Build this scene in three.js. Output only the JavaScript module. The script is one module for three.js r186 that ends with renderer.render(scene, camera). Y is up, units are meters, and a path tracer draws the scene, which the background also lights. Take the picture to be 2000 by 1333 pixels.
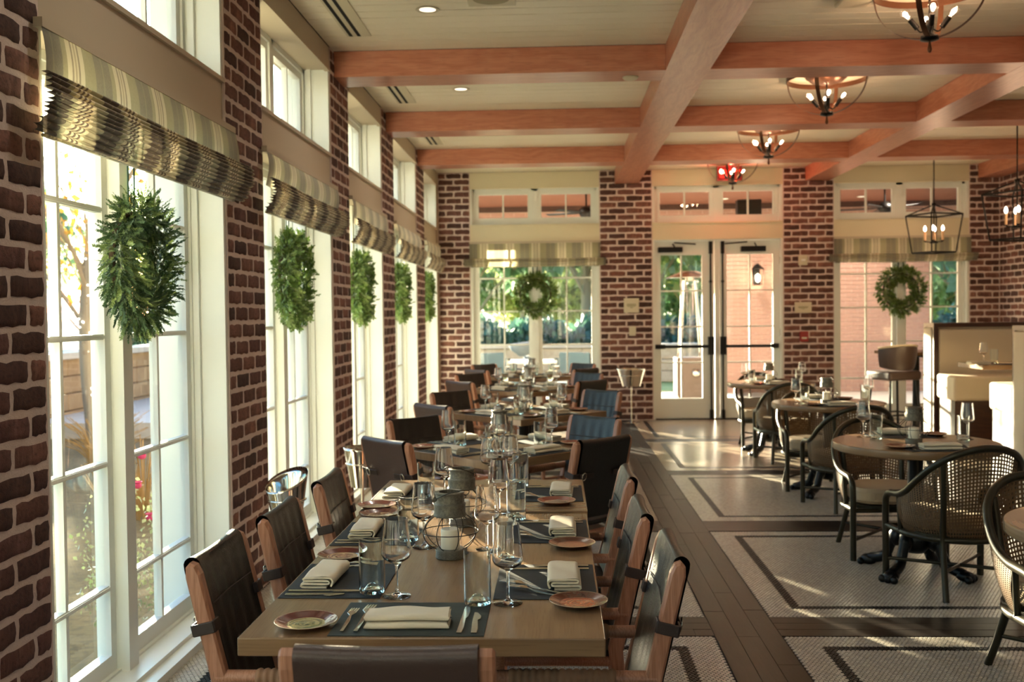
import * as THREE from 'three';
import { Sky } from 'three/addons/objects/Sky.js';
import { RoundedBoxGeometry } from 'three/addons/geometries/RoundedBoxGeometry.js';
import { mergeGeometries } from 'three/addons/utils/BufferGeometryUtils.js';

// ---------- camera, sky, sun, exposure ----------
const scene = new THREE.Scene();
const renderer = new THREE.WebGLRenderer({ antialias: true });
renderer.toneMapping = THREE.LinearToneMapping;
renderer.toneMappingExposure = 3.05;
renderer.shadowMap.enabled = true;
const camera = new THREE.PerspectiveCamera(2 * Math.atan(666.5 / 2000) * 180 / Math.PI, 2000 / 1333, 0.05, 400);
camera.position.set(0, 1.507, 0);
camera.up.set(0.010225, 0.999565, -0.027678);
camera.lookAt(-0.043791, 1.507 - 0.027206, -0.998670);
camera.focus = 3.1; camera.userData.fStop = 4.5;
const sunDir = new THREE.Vector3(-0.46, 0.166, -0.888).normalize();
const sky = new Sky();
sky.scale.setScalar(300);
sky.material.uniforms.turbidity.value = 3;
sky.material.uniforms.rayleigh.value = 1.6;
sky.material.uniforms.mieCoefficient.value = 0.004;
sky.material.uniforms.mieDirectionalG.value = 0.75;
sky.material.uniforms.sunPosition.value.copy(sunDir);
sky.name = 'sky';
scene.add(sky);
scene.environmentIntensity = 1.05;
const sun = new THREE.DirectionalLight(new THREE.Color().setRGB(1, 0.84, 0.6), 22);
sun.position.copy(sunDir).multiplyScalar(40).add(new THREE.Vector3(1, 0, -7));
sun.target.position.set(1, 0, -7);
sun.shadow.mapSize.set(4096, 4096);
Object.assign(sun.shadow.camera, { left: -14, right: 14, top: 14, bottom: -14, near: 1, far: 90 });
scene.add(sun, sun.target);
const LAMP = 0.08, DOWN = 0.72; // how bright the room's own lamps are
// ---------- helpers ----------
const V = (x, y, z) => new THREE.Vector3(x, y, z);
const PI = Math.PI;
function rng(s) { return () => { s = (s + 0x6d2b79f5) | 0; let t = Math.imul(s ^ (s >>> 15), 1 | s); t = (t + Math.imul(t ^ (t >>> 7), 61 | t)) ^ t; return ((t ^ (t >>> 14)) >>> 0) / 4294967296; }; }
const R = rng(11);
const rr = (a, b, r = R) => a + (b - a) * r();
function hash2(x, y, s) { let h = Math.imul(x, 374761393) ^ Math.imul(y, 668265263) ^ Math.imul(s, 2147483647 ^ 77); h = Math.imul(h ^ (h >>> 13), 1274126177); return ((h ^ (h >>> 16)) >>> 0) / 4294967296; }
// tiling value noise
function vnoise(x, y, px, py, s) {
  const xi = Math.floor(x), yi = Math.floor(y); let fx = x - xi, fy = y - yi; fx = fx * fx * (3 - 2 * fx); fy = fy * fy * (3 - 2 * fy);
  const m = (a, p) => ((a % p) + p) % p;
  const a = hash2(m(xi, px), m(yi, py), s), b = hash2(m(xi + 1, px), m(yi, py), s), c = hash2(m(xi, px), m(yi + 1, py), s), d = hash2(m(xi + 1, px), m(yi + 1, py), s);
  return a + (b - a) * fx + (c - a) * fy + (a - b - c + d) * fx * fy;
}
function fbm(u, v, fx, fy, o, s) { let t = 0, a = 0.5, n = 0; for (let i = 0; i < o; i++) { t += a * vnoise(u * fx, v * fy, fx, fy, s + i); n += a; a *= 0.5; fx *= 2; fy *= 2; } return t / n; }
const lin = (hex) => { const c = new THREE.Color(hex); return [c.r, c.g, c.b]; };
const mixc = (a, b, t) => [a[0] + (b[0] - a[0]) * t, a[1] + (b[1] - a[1]) * t, a[2] + (b[2] - a[2]) * t];
const toS = (x) => Math.round(255 * Math.min(1, Math.max(0, x <= 0.0031308 ? 12.92 * x : 1.055 * Math.pow(x, 1 / 2.4) - 0.055)));
function tex(w, h, fn, srgb = true) {
  const d = new Uint8Array(w * h * 4);
  for (let y = 0; y < h; y++) for (let x = 0; x < w; x++) { const c = fn((x + 0.5) / w, (y + 0.5) / h), o = (y * w + x) * 4; if (srgb) { d[o] = toS(c[0]); d[o + 1] = toS(c[1]); d[o + 2] = toS(c[2]); } else { const g = Math.round(255 * Math.min(1, Math.max(0, c))); d[o] = d[o + 1] = d[o + 2] = g; } d[o + 3] = 255; }
  const t = new THREE.DataTexture(d, w, h); t.wrapS = t.wrapT = THREE.RepeatWrapping; t.magFilter = THREE.LinearFilter; t.minFilter = THREE.LinearMipmapLinearFilter; t.generateMipmaps = true;
  if (srgb) t.colorSpace = THREE.SRGBColorSpace; t.needsUpdate = true; return t;
}
function rep(t, x, y = x) { const c = t.clone(); c.repeat.set(x, y); c.needsUpdate = true; return c; }
function canvasTex(w, h, draw) { const c = document.createElement('canvas'); c.width = w; c.height = h; draw(c.getContext('2d'), w, h); const t = new THREE.CanvasTexture(c); t.colorSpace = THREE.SRGBColorSpace; t.wrapS = t.wrapT = THREE.RepeatWrapping; return t; }
function prep(g) { if (g.index) g = g.toNonIndexed(); for (const k of Object.keys(g.attributes)) if (!['position', 'normal', 'uv'].includes(k)) g.deleteAttribute(k); if (!g.attributes.normal) g.computeVertexNormals(); if (!g.attributes.uv) g.setAttribute('uv', new THREE.BufferAttribute(new Float32Array(g.attributes.position.count * 2), 2)); g.morphAttributes = {}; return g; }
function merge(list) { list = list.flat(3).filter(Boolean); if (list.length === 1) return list[0]; return mergeGeometries(list.map(prep)); }
// planar uv in metres; the longest side of the piece runs along u
function wuv(g, off = 0, along) {
  g = prep(g); g.computeBoundingBox(); const s = g.boundingBox.getSize(V(0, 0, 0)).toArray(), L = along ?? s.indexOf(Math.max(...s)), p = g.attributes.position, uv = g.attributes.uv;
  const a = V(0, 0, 0), b = V(0, 0, 0), c = V(0, 0, 0), n = V(0, 0, 0);
  for (let i = 0; i < p.count; i += 3) {
    a.fromBufferAttribute(p, i); b.fromBufferAttribute(p, i + 1); c.fromBufferAttribute(p, i + 2); n.copy(b).sub(a).cross(c.clone().sub(a));
    const m = [Math.abs(n.x), Math.abs(n.y), Math.abs(n.z)], k = m.indexOf(Math.max(...m)), ax = [0, 1, 2].filter((q) => q !== k); let U = ax[0], W = ax[1]; if (W === L) { U = ax[1]; W = ax[0]; }
    [a, b, c].forEach((v, j) => { const q = v.toArray(); uv.setXY(i + j, q[U] + off, q[W] + off * 1.7); });
  }
  return g;
}
const box = (w, h, d, x = 0, y = 0, z = 0, off) => wuv(new THREE.BoxGeometry(w, h, d).translate(x, y, z), off ?? (x * 1.3 + y * 2.1 + z * 0.7));
const span = (x0, x1, y0, y1, z0, z1, off) => box(Math.abs(x1 - x0), Math.abs(y1 - y0), Math.abs(z1 - z0), (x0 + x1) / 2, (y0 + y1) / 2, (z0 + z1) / 2, off);
const rbox = (w, h, d, r, x = 0, y = 0, z = 0, seg = 1, off) => wuv(new RoundedBoxGeometry(w, h, d, seg, r).translate(x, y, z), off ?? (x * 1.3 + y * 2.1 + z * 0.7));
const cyl = (r1, r2, h, x = 0, y = 0, z = 0, n = 20, open = false) => new THREE.CylinderGeometry(r1, r2, h, n, 1, open).translate(x, y, z);
const lathe = (pts, n = 32) => new THREE.LatheGeometry(pts.map((p) => new THREE.Vector2(p[0], p[1])), n);
function tube(pts, r, seg, rad = 8, closed = false) { return new THREE.TubeGeometry(new THREE.CatmullRomCurve3(pts.map((p) => (p.isVector3 ? p : V(...p))), closed, 'centripetal'), seg ?? pts.length * 4, r, rad, closed); }
function rod(a, b, r, n = 8, r2 = r) { a = V(...a); b = V(...b); const d = b.clone().sub(a), g = new THREE.CylinderGeometry(r2, r, d.length(), n); g.translate(0, d.length() / 2, 0); g.applyQuaternion(new THREE.Quaternion().setFromUnitVectors(V(0, 1, 0), d.normalize())); return g.translate(a.x, a.y, a.z); }
// grid surface from f(u, v) -> [x, y, z]
function surf(f, nu, nv, uvf) {
  const pos = [], uv = [], idx = [];
  for (let j = 0; j <= nv; j++) for (let i = 0; i <= nu; i++) { const u = i / nu, v = j / nv; pos.push(...f(u, v)); uv.push(...(uvf ? uvf(u, v) : [u, v])); }
  for (let j = 0; j < nv; j++) for (let i = 0; i < nu; i++) { const a = j * (nu + 1) + i, b = a + 1, c = a + nu + 1, d = c + 1; idx.push(a, b, d, a, d, c); }
  const g = new THREE.BufferGeometry(); g.setAttribute('position', new THREE.Float32BufferAttribute(pos, 3)); g.setAttribute('uv', new THREE.Float32BufferAttribute(uv, 2)); g.setIndex(idx); g.computeVertexNormals(); return g;
}
function extr(pts, depth, bevel = 0, holes = []) { const s = new THREE.Shape(pts.map((p) => new THREE.Vector2(p[0], p[1]))); for (const h of holes) s.holes.push(new THREE.Path(h.map((p) => new THREE.Vector2(p[0], p[1])))); return new THREE.ExtrudeGeometry(s, { depth, bevelEnabled: bevel > 0, bevelSize: bevel, bevelThickness: bevel, bevelSegments: 1, curveSegments: 8 }); }
const used = new Map();
function numbered(n) { const k = used.get(n) ?? 0; used.set(n, k + 1); return k ? n + '_' + String(k).padStart(3, '0') : n; }
function obj(name, geos, m, parent) { const o = new THREE.Mesh(merge([geos]), m); o.name = name; if (parent) parent.add(o); return o; }
function tag(o, label, category, group, kind) { o.userData = {}; if (label) o.userData.label = label; if (category) o.userData.category = category; if (group) o.userData.group = group; if (kind) o.userData.kind = kind; return o; }
function thing(name, label, category, [x, y, z] = [0, 0, 0], turn = 0, group) { const o = new THREE.Group(); o.name = numbered(name); scene.add(o); o.position.set(x, y, z); o.rotation.y = turn; return tag(o, label, category, group); }
function solo(name, geos, m, label, category, group) { const o = obj(numbered(name), geos, m, scene); return tag(o, label, category, group); }
function struct(name, label, category) { const o = new THREE.Group(); o.name = numbered(name); scene.add(o); return tag(o, label, category, null, 'structure'); }
function dup(root, [x, y, z], turn, label, group) { const r = root.clone(); r.name = numbered(root.name.replace(/_\d{3}$/, '')); scene.add(r); r.position.set(x, y, z); r.rotation.set(0, turn, 0); r.userData = { ...root.userData, label }; if (group) r.userData.group = group; return r; }

// ---------- textures ----------
const woodTex = (a, b, c, s, fv = 26) => tex(512, 512, (u, v) => { const w = fbm(u, v, 3, 6, 3, s) * 0.9, g = fbm(u + 0, v, 4, fv * 4, 3, s + 9), ring = 0.5 + 0.5 * Math.sin((v * fv + w * 7) * 2 * PI / 2), pore = fbm(u, v, 20, 200, 2, s + 30); let k = 0.45 * ring + 0.55 * g; let o = mixc(lin(a), lin(b), k); o = mixc(o, lin(c), Math.max(0, pore - 0.55) * 1.3); return o; });
const T = {};
T.beam = woodTex('#cb8a6e', '#b56e54', '#8c4e3a', 1, 14);
T.oak = woodTex('#a07760', '#83583f', '#573626', 4, 18);
T.dark = woodTex('#4a3a30', '#2c211b', '#15100d', 7, 12);
T.table = woodTex('#a08a6c', '#8f795e', '#7d6850', 10, 10);
T.booth = woodTex('#4a2e20', '#33201a', '#1b110c', 13, 12);
T.porch = woodTex('#dca58c', '#c48a72', '#a46e58', 16, 10);
T.brick = tex(512, 512, (u, v) => { const a = fbm(u, v, 6, 6, 4, 21), b = fbm(u, v, 40, 40, 2, 25), st = fbm(u, v, 26, 5, 2, 28); let o = mixc(lin('#735a54'), lin('#a3867c'), a); o = mixc(o, lin('#4a3c3b'), Math.max(0, b - 0.5) * 1.5); o = mixc(o, lin('#bfa596'), Math.max(0, st - 0.6) * 1.6); return o; });
T.mortar = tex(512, 512, (u, v) => mixc(lin('#c2ada3'), lin('#dccac0'), 0.6 * fbm(u, v, 8, 8, 4, 31) + 0.4 * fbm(u, v, 90, 90, 2, 35)));
T.grit = tex(512, 512, (u, v) => 0.5 * fbm(u, v, 24, 24, 4, 41) + 0.5 * fbm(u, v, 120, 120, 2, 45), false);
T.leather = tex(512, 512, (u, v) => { const a = fbm(u, v, 60, 60, 3, 51), b = fbm(u, v, 5, 5, 3, 55); return 0.6 * Math.abs(a - 0.5) * 2 + 0.4 * b; }, false);
T.linen = tex(256, 256, (u, v) => 0.5 + 0.25 * Math.sin(u * 2 * PI * 64) * 0.6 + 0.25 * Math.sin(v * 2 * PI * 64) * 0.6 + 0.2 * (fbm(u, v, 30, 30, 2, 61) - 0.5), false);
T.galv = tex(256, 256, (u, v) => mixc(lin('#4f4b43'), lin('#8a8373'), fbm(u, v, 14, 14, 4, 65)));
T.soft = tex(256, 256, (u, v) => 0.35 + 0.4 * fbm(u, v, 5, 5, 4, 71), false);
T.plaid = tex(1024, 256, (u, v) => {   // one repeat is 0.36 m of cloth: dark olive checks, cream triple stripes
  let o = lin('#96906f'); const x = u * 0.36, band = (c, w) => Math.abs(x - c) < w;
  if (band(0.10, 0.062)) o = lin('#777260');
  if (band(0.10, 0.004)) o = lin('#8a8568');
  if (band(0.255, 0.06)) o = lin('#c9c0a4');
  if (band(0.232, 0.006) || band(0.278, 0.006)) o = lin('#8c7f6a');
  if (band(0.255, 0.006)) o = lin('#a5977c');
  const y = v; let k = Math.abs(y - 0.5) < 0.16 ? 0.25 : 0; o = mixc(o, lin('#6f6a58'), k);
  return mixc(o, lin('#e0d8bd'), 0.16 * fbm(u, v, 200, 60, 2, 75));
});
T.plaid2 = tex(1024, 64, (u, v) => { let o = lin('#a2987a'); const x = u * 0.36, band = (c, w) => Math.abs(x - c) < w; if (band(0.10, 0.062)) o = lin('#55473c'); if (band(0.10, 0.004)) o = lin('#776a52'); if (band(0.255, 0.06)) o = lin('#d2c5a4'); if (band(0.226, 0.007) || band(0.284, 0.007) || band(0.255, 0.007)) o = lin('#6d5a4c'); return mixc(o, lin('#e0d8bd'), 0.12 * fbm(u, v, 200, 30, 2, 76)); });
T.mat = tex(512, 512, (u, v) => { const w = Math.floor(u * 96), r = Math.floor(v * 40); const thread = 0.5 + 0.5 * Math.cos(u * 96 * 2 * PI); const dash = hash2(w >> 1, r >> 1, 5) > 0.93 ? 0.25 : 1; return mixc(lin('#141a1c'), lin('#38444a'), (0.35 + 0.65 * thread) * dash * (0.7 + 0.6 * fbm(u, v, 20, 20, 2, 81))); });
T.mat2 = tex(512, 512, (u, v) => { const thread = 0.5 + 0.5 * Math.cos(v * 110 * 2 * PI); return mixc(lin('#39423f'), lin('#66706a'), thread * (0.5 + 0.7 * fbm(u, v, 8, 60, 3, 84))); });
T.grass = tex(512, 512, (u, v) => { let o = mixc(lin('#8f8350'), lin('#b9a476'), fbm(u, v, 6, 6, 5, 91)); return mixc(o, lin('#6c6238'), Math.max(0, fbm(u, v, 60, 60, 2, 95) - 0.45) * 1.6); });
T.lawn = tex(256, 256, (u, v) => mixc(lin('#7f9a52'), lin('#b2b878'), fbm(u, v, 10, 10, 4, 97)));
T.stone = tex(256, 256, (u, v) => mixc(lin('#b9a58c'), lin('#d8cdb9'), fbm(u, v, 12, 12, 4, 101)));
T.farTile = tex(1024, 1024, (u, v) => {  // the hexagon mosaic where single tiles are smaller than a pixel; 40 x 46 tiles
  const c = 40, x = u * c, y = v * 46; const row = Math.floor(y), fx = ((x + (row & 1) * 0.5) % 1) - 0.5, fy = y - row - 0.5; const d = Math.max(Math.abs(fx), Math.abs(fy)); return d > 0.42 ? lin('#4a423b') : mixc(lin('#b3a796'), lin('#c3b8a6'), hash2(Math.floor(x + (row & 1) * 0.5), row, 9)); });
function plateTex(rim, mid, ctr, swirl, motif, seed) {
  return canvasTex(256, 256, (c, w) => {
    const r = rng(seed); c.fillStyle = rim; c.fillRect(0, 0, w, w);
    const blot = (x, y, s, col, a) => { c.globalAlpha = a; c.fillStyle = col; c.beginPath(); c.ellipse(x, y, s, s * (0.6 + r() * 0.6), r() * 3, 0, 7); c.fill(); c.globalAlpha = 1; };
    for (let i = 0; i < 60; i++) { const a = r() * 7, d = 92 + r() * 34; blot(128 + Math.cos(a) * d, 128 + Math.sin(a) * d, 3 + r() * 7, mid, 0.18); }
    c.fillStyle = ctr; c.beginPath(); c.arc(128, 128, 78, 0, 7); c.fill();
    for (let i = 0; i < 46; i++) { const a = r() * 7, d = r() * 64; c.strokeStyle = swirl; c.globalAlpha = 0.3 + r() * 0.5; c.lineWidth = 2 + r() * 9; c.beginPath(); c.arc(128, 128, d + 6, a, a + 0.4 + r() * 1.1); c.stroke(); }
    c.globalAlpha = 1; c.strokeStyle = '#d8c7a8'; c.lineWidth = 5; c.beginPath(); c.arc(128, 128, 126, 0, 7); c.stroke();
    if (motif) { c.save(); c.translate(128 + 92, 128 - 38); c.rotate(0.35); c.fillStyle = '#d9d6cf'; c.beginPath(); c.ellipse(0, 0, 20, 34, 0, 0, 7); c.fill(); c.fillStyle = '#8d1f26'; c.beginPath(); c.arc(-2, -13, 7, 0, 7); c.fill(); c.strokeStyle = '#2d4258'; c.lineWidth = 3; for (const k of [-8, 0, 8]) { c.beginPath(); c.moveTo(k * 0.4, 0); c.quadraticCurveTo(k, 10, k * 1.4, 26); c.stroke(); } c.restore(); }
  });
}
T.p1 = plateTex('#5b2019', '#3d130f', '#b3a374', '#4d4a1c', true, 3);
T.p2 = plateTex('#5d1f17', '#40140f', '#c3ab86', '#7a2a1c', true, 5);
T.p3 = plateTex('#5a3328', '#3c211b', '#a2492f', '#c06a42', false, 8);
T.p4 = plateTex('#8a4435', '#6b3126', '#b99a80', '#a07c62', false, 12);

// ---------- materials ----------
const M = (o) => new THREE.MeshStandardMaterial(o);
const P = (o) => new THREE.MeshPhysicalMaterial(o);
const m = {
  beam: M({ map: rep(T.beam, 0.8, 1.4), roughness: 0.3 }),
  oak: M({ map: rep(T.oak, 1.6, 5), color: new THREE.Color().setRGB(1.3, 1.22, 1.2), roughness: 0.42, bumpMap: rep(T.soft, 3, 20), bumpScale: 0.0006 }),
  planks: [0, 1, 2, 3].map((i) => P({ specularIntensity: 0.45, map: rep(T.dark, 0.9, 2.2), color: new THREE.Color().setScalar([0.1, 0.15, 0.2, 0.28][i]), roughness: 0.4, bumpMap: rep(T.soft, 1.4, 9), bumpScale: 0.0012 })),
  table: M({ map: rep(T.table, 0.9, 2.2), color: '#d9c8bb', roughness: 0.26 }),
  booth: M({ map: rep(T.booth, 1, 2.5), roughness: 0.4 }),
  paint: M({ color: '#e0e2da', roughness: 0.42 }),
  paintBack: M({ color: '#d6ccae', roughness: 0.5 }),
  paintIn: M({ color: '#b9ab94', roughness: 0.6 }),
  ceiling: M({ color: '#ece3cd', roughness: 0.45 }),
  gap: M({ color: '#2a2420', roughness: 0.9 }),
  mortar: M({ map: rep(T.mortar, 1.4), bumpMap: rep(T.grit, 2.5), bumpScale: 0.003, roughness: 0.95 }),
  bricks: ['#d6b6ad', '#bb9c93', '#9e8684', '#e6c3b4', '#bfa09f', '#8f7a75'].map((c) => M({ map: rep(T.brick, 2.2), color: c, bumpMap: rep(T.grit, 5), bumpScale: 0.004, roughness: 0.92 })),
  brickMass: M({ map: rep(T.brick, 2.2), vertexColors: true, bumpMap: rep(T.grit, 5), bumpScale: 0.004, roughness: 0.92 }),
  leather: P({ color: '#100d08', roughness: 0.46, bumpMap: rep(T.leather, 3), bumpScale: 0.0012, clearcoat: 0.06, clearcoatRoughness: 0.4 }),
  leatherBrown: P({ color: '#43332e', roughness: 0.38, bumpMap: rep(T.leather, 3), bumpScale: 0.001, clearcoat: 0.15, clearcoatRoughness: 0.4 }),
  strap: M({ color: '#2b1d18', roughness: 0.5, bumpMap: rep(T.leather, 6), bumpScale: 0.0008 }),
  cord: M({ color: '#8d6a50', roughness: 0.8 }),
  glass: P({ color: '#ffffff', roughness: 0, transmission: 1, thickness: 0.003, ior: 1.45 }),
  glassGreen: P({ color: '#fbfffd', roughness: 0, transmission: 1, thickness: 0.003, ior: 1.45, attenuationColor: new THREE.Color('#9fd9c4'), attenuationDistance: 0.35 }),
  thin: P({ color: '#ffffff', roughness: 0, transmission: 1, thickness: 0, ior: 1.45 }),
  pane: P({ color: '#f6fbf6', roughness: 0, transmission: 1, thickness: 0, ior: 1.5 }),
  linen: M({ color: '#d9cdb4', roughness: 0.95, bumpMap: rep(T.linen, 8), bumpScale: 0.0006 }),
  mat: M({ map: rep(T.mat, 2.2, 2.2), color: '#8f9698', roughness: 0.75 }),
  mat2: M({ map: rep(T.mat2, 2.2, 2.2), color: '#9aa09c', roughness: 0.75 }),
  steel: M({ color: '#b9b3a6', metalness: 1, roughness: 0.24 }),
  chrome: M({ color: '#d8d2c6', metalness: 1, roughness: 0.1 }),
  galv: M({ map: rep(T.galv, 5), metalness: 0.75, roughness: 0.5, bumpMap: rep(T.grit, 8), bumpScale: 0.0006 }),
  wire: M({ color: '#3a352d', metalness: 0.7, roughness: 0.5 }),
  black: M({ color: '#121110', metalness: 0.5, roughness: 0.45 }),
  iron: M({ color: '#0d1114', metalness: 0.3, roughness: 0.3 }),
  candle: P({ color: '#efe5cf', roughness: 0.6 }),
  bent: M({ color: '#2e2a1c', metalness: 0.4, roughness: 0.34 }),
  cane: M({ color: '#5f472c', roughness: 0.6 }),
  cushion: M({ color: '#b5a184', roughness: 0.9, bumpMap: rep(T.linen, 6), bumpScale: 0.0006 }),
  booth2: M({ color: '#c9b89c', roughness: 0.6, bumpMap: rep(T.leather, 3), bumpScale: 0.0008 }),
  whiteTile: M({ color: '#bab3a8', roughness: 0.26 }),
  blackTile: P({ color: '#08090a', roughness: 0.4, specularIntensity: 0.4 }),
  grout: M({ color: '#1f1b17', roughness: 0.95 }),
  bronze: M({ color: '#6a4a38', metalness: 0.85, roughness: 0.35 }),
  bulbGlow: new THREE.MeshStandardMaterial({ color: '#fff2dc', emissive: new THREE.Color().setRGB(1, 0.84, 0.64), emissiveIntensity: 4 }),
  exitRed: new THREE.MeshStandardMaterial({ color: '#ff2a22', emissive: new THREE.Color().setRGB(1, 0.03, 0.02), emissiveIntensity: 1.6 }),
  red: M({ color: '#8f1512', roughness: 0.4 }),
  plastic: M({ color: '#cfc6ac', roughness: 0.5 }),
  ribbon: M({ color: '#17463f', roughness: 0.55 }),
  needle: P({ color: '#3f5a2e', roughness: 0.7, transmission: 0.25, thickness: 0 }),
  needle2: P({ color: '#7d9150', roughness: 0.7, transmission: 0.3, thickness: 0 }),
  leafy: P({ color: '#5d7a2e', roughness: 0.55, transmission: 0.35, thickness: 0 }),
  twig: M({ color: '#4a3a28', roughness: 0.9 }),
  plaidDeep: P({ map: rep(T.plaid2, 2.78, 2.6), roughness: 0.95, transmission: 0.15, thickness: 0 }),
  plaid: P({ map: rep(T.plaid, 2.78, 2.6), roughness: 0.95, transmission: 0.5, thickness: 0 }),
  grass: M({ map: rep(T.grass, 0.5), color: '#b3a58a', roughness: 1 }),
  lawn: M({ map: rep(T.lawn, 0.25), roughness: 1 }),
  stone: M({ map: rep(T.stone, 1), roughness: 0.9 }),
  bark: M({ color: '#a8967e', roughness: 1 }),
  porchWood: M({ map: rep(T.porch, 0.7, 1.6), color: '#a09088', roughness: 0.5 }),
  farTile: M({ map: rep(T.farTile, 1 / (40 * 0.0196), 1 / (46 * 0.017)), color: '#ece8e2', roughness: 0.24 }),
  farMortar: M({ color: '#c4a698', roughness: 0.95 }),
  farBrick: M({ color: '#b08a7b', roughness: 0.9 }),
  heater: M({ color: '#5a4a42', roughness: 0.5, metalness: 0.3 }),
  slate: M({ color: '#8a97a0', roughness: 0.8 }),
  tanStone: M({ map: rep(T.stone, 0.8), color: '#d8c0a4', roughness: 0.9 }),
  lampSoft: new THREE.MeshStandardMaterial({ color: '#fff2dc', emissive: new THREE.Color().setRGB(1, 0.8, 0.55), emissiveIntensity: 4 }),
  fairy: new THREE.MeshStandardMaterial({ color: '#fff6e0', emissive: new THREE.Color().setRGB(1, 0.95, 0.85), emissiveIntensity: 2 }),
  leafDeep: P({ color: '#86a58c', roughness: 0.7, transmission: 0.5, thickness: 0 }),
  leafOlive: P({ color: '#b2bb8c', roughness: 0.7, transmission: 0.5, thickness: 0 }),
  leafTeal: P({ color: '#5f8a7c', roughness: 0.7, transmission: 0.4, thickness: 0 }),
  patioBlue: M({ color: '#4d6470', roughness: 0.8 }),
  leafGold: P({ color: '#b58a3a', roughness: 0.7, transmission: 0.35, thickness: 0 }),
  rose: M({ color: '#c2305e', roughness: 0.7 }),
  tawny: M({ color: '#b08a52', roughness: 0.9 }),
  sleeve: M({ color: '#d8b48c', roughness: 0.6 }),
  lens: new THREE.MeshStandardMaterial({ color: '#fff4e0', emissive: new THREE.Color().setRGB(1, 0.88, 0.7), emissiveIntensity: 0.5 }),
  lens2: M({ color: '#f0efe8', roughness: 0.2 }),
  grille: M({ color: '#a89e82', roughness: 0.8 }),
  slot: M({ color: '#0b0a09', roughness: 0.9 }),
  exitBody: M({ color: '#5a3a34', roughness: 0.5 }),
  exitFace: (() => { const t = canvasTex(256, 144, (c, w, h) => { c.fillStyle = '#260302'; c.fillRect(0, 0, w, h); c.fillStyle = '#ff1a10'; c.font = 'bold 112px sans-serif'; c.textAlign = 'center'; c.textBaseline = 'middle'; c.fillText('EXIT', w / 2, h / 2 + 4, w * 0.88); }); return new THREE.MeshStandardMaterial({ color: '#200000', emissive: '#ffffff', emissiveMap: t, emissiveIntensity: 2.5 }); })(),
  notice: M({ map: canvasTex(128, 96, (c, w, h) => { c.fillStyle = '#cfc6ac'; c.fillRect(0, 0, w, h); c.fillStyle = '#8d8460'; for (const [y, a, b] of [[36, 22, 106], [44, 18, 110], [52, 26, 100], [62, 50, 78]]) c.fillRect(a, y, b - a, 5); }), roughness: 0.6 }),
  concrete: M({ color: '#cdc5b8', roughness: 0.9 }),
};
// ---------- room shell ----------
const XL = -1.64, XR = 6.05, ZB = -14.28, ZF = 4.5, CE = 3.47;
camera.updateMatrixWorld(true); camera.aspect = 1.5; camera.updateProjectionMatrix();
const inFrame = (x, y, z, pad = 0.04) => { const p = V(x, y, z).project(camera); return z < -0.5 && Math.abs(p.x) < 1 + pad && Math.abs(p.y) < 1 + pad; };
// bricks: a worn, slightly pillowed face with rounded corners, 40 triangles
const BH = 0.0867, brickGeos = {};
function brickGeo(L, seed) {
  const key = L.toFixed(3) + '_' + seed; if (brickGeos[key]) return brickGeos[key];
  const r = rng(seed * 97 + Math.round(L * 1000)), h = 0.0635, nx = 5, ny = 3, ring = [], pos = [], idx = [], uv = [], o = r() * 5;
  for (let j = 0; j <= ny; j++) for (let i = 0; i <= nx; i++) {
    const u = i / nx * 2 - 1, v = j / ny * 2 - 1, edge = i === 0 || i === nx || j === 0 || j === ny, corner = (i === 0 || i === nx) && (j === 0 || j === ny);
    const x = u * (L / 2) * (corner ? 0.985 : 1) + rr(-0.0045, 0.0045, r), y = v * (h / 2) * (corner ? 0.93 : 1) + rr(-0.0038, 0.0038, r);
    pos.push(x, y, edge ? rr(0.0005, 0.0025, r) : rr(0.003, 0.0055, r)); uv.push(x + o, y + o * 0.7);
  }
  for (let j = 0; j < ny; j++) for (let i = 0; i < nx; i++) { const a = j * (nx + 1) + i; idx.push(a, a + 1, a + nx + 2, a, a + nx + 2, a + nx + 1); }
  for (let i = 0; i < nx; i++) ring.push(i); for (let j = 0; j < ny; j++) ring.push(j * (nx + 1) + nx); for (let i = nx; i > 0; i--) ring.push(ny * (nx + 1) + i); for (let j = ny; j > 0; j--) ring.push(j * (nx + 1));
  const b = pos.length / 3; ring.forEach((k) => { pos.push(pos[k * 3] * 1.01, pos[k * 3 + 1] * 1.02, -0.012); uv.push(uv[k * 2] + 0.01, uv[k * 2 + 1] + 0.01); });
  ring.forEach((k, i) => { const n = (i + 1) % ring.length; idx.push(b + i, b + n, ring[n], b + i, ring[n], k); });
  const g = new THREE.BufferGeometry(); g.setAttribute('position', new THREE.Float32BufferAttribute(pos, 3)); g.setAttribute('uv', new THREE.Float32BufferAttribute(uv, 2)); g.setIndex(idx); g.computeVertexNormals();
  return brickGeos[key] = g;
}
const tints = m.bricks.map((q) => q.color);
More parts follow.
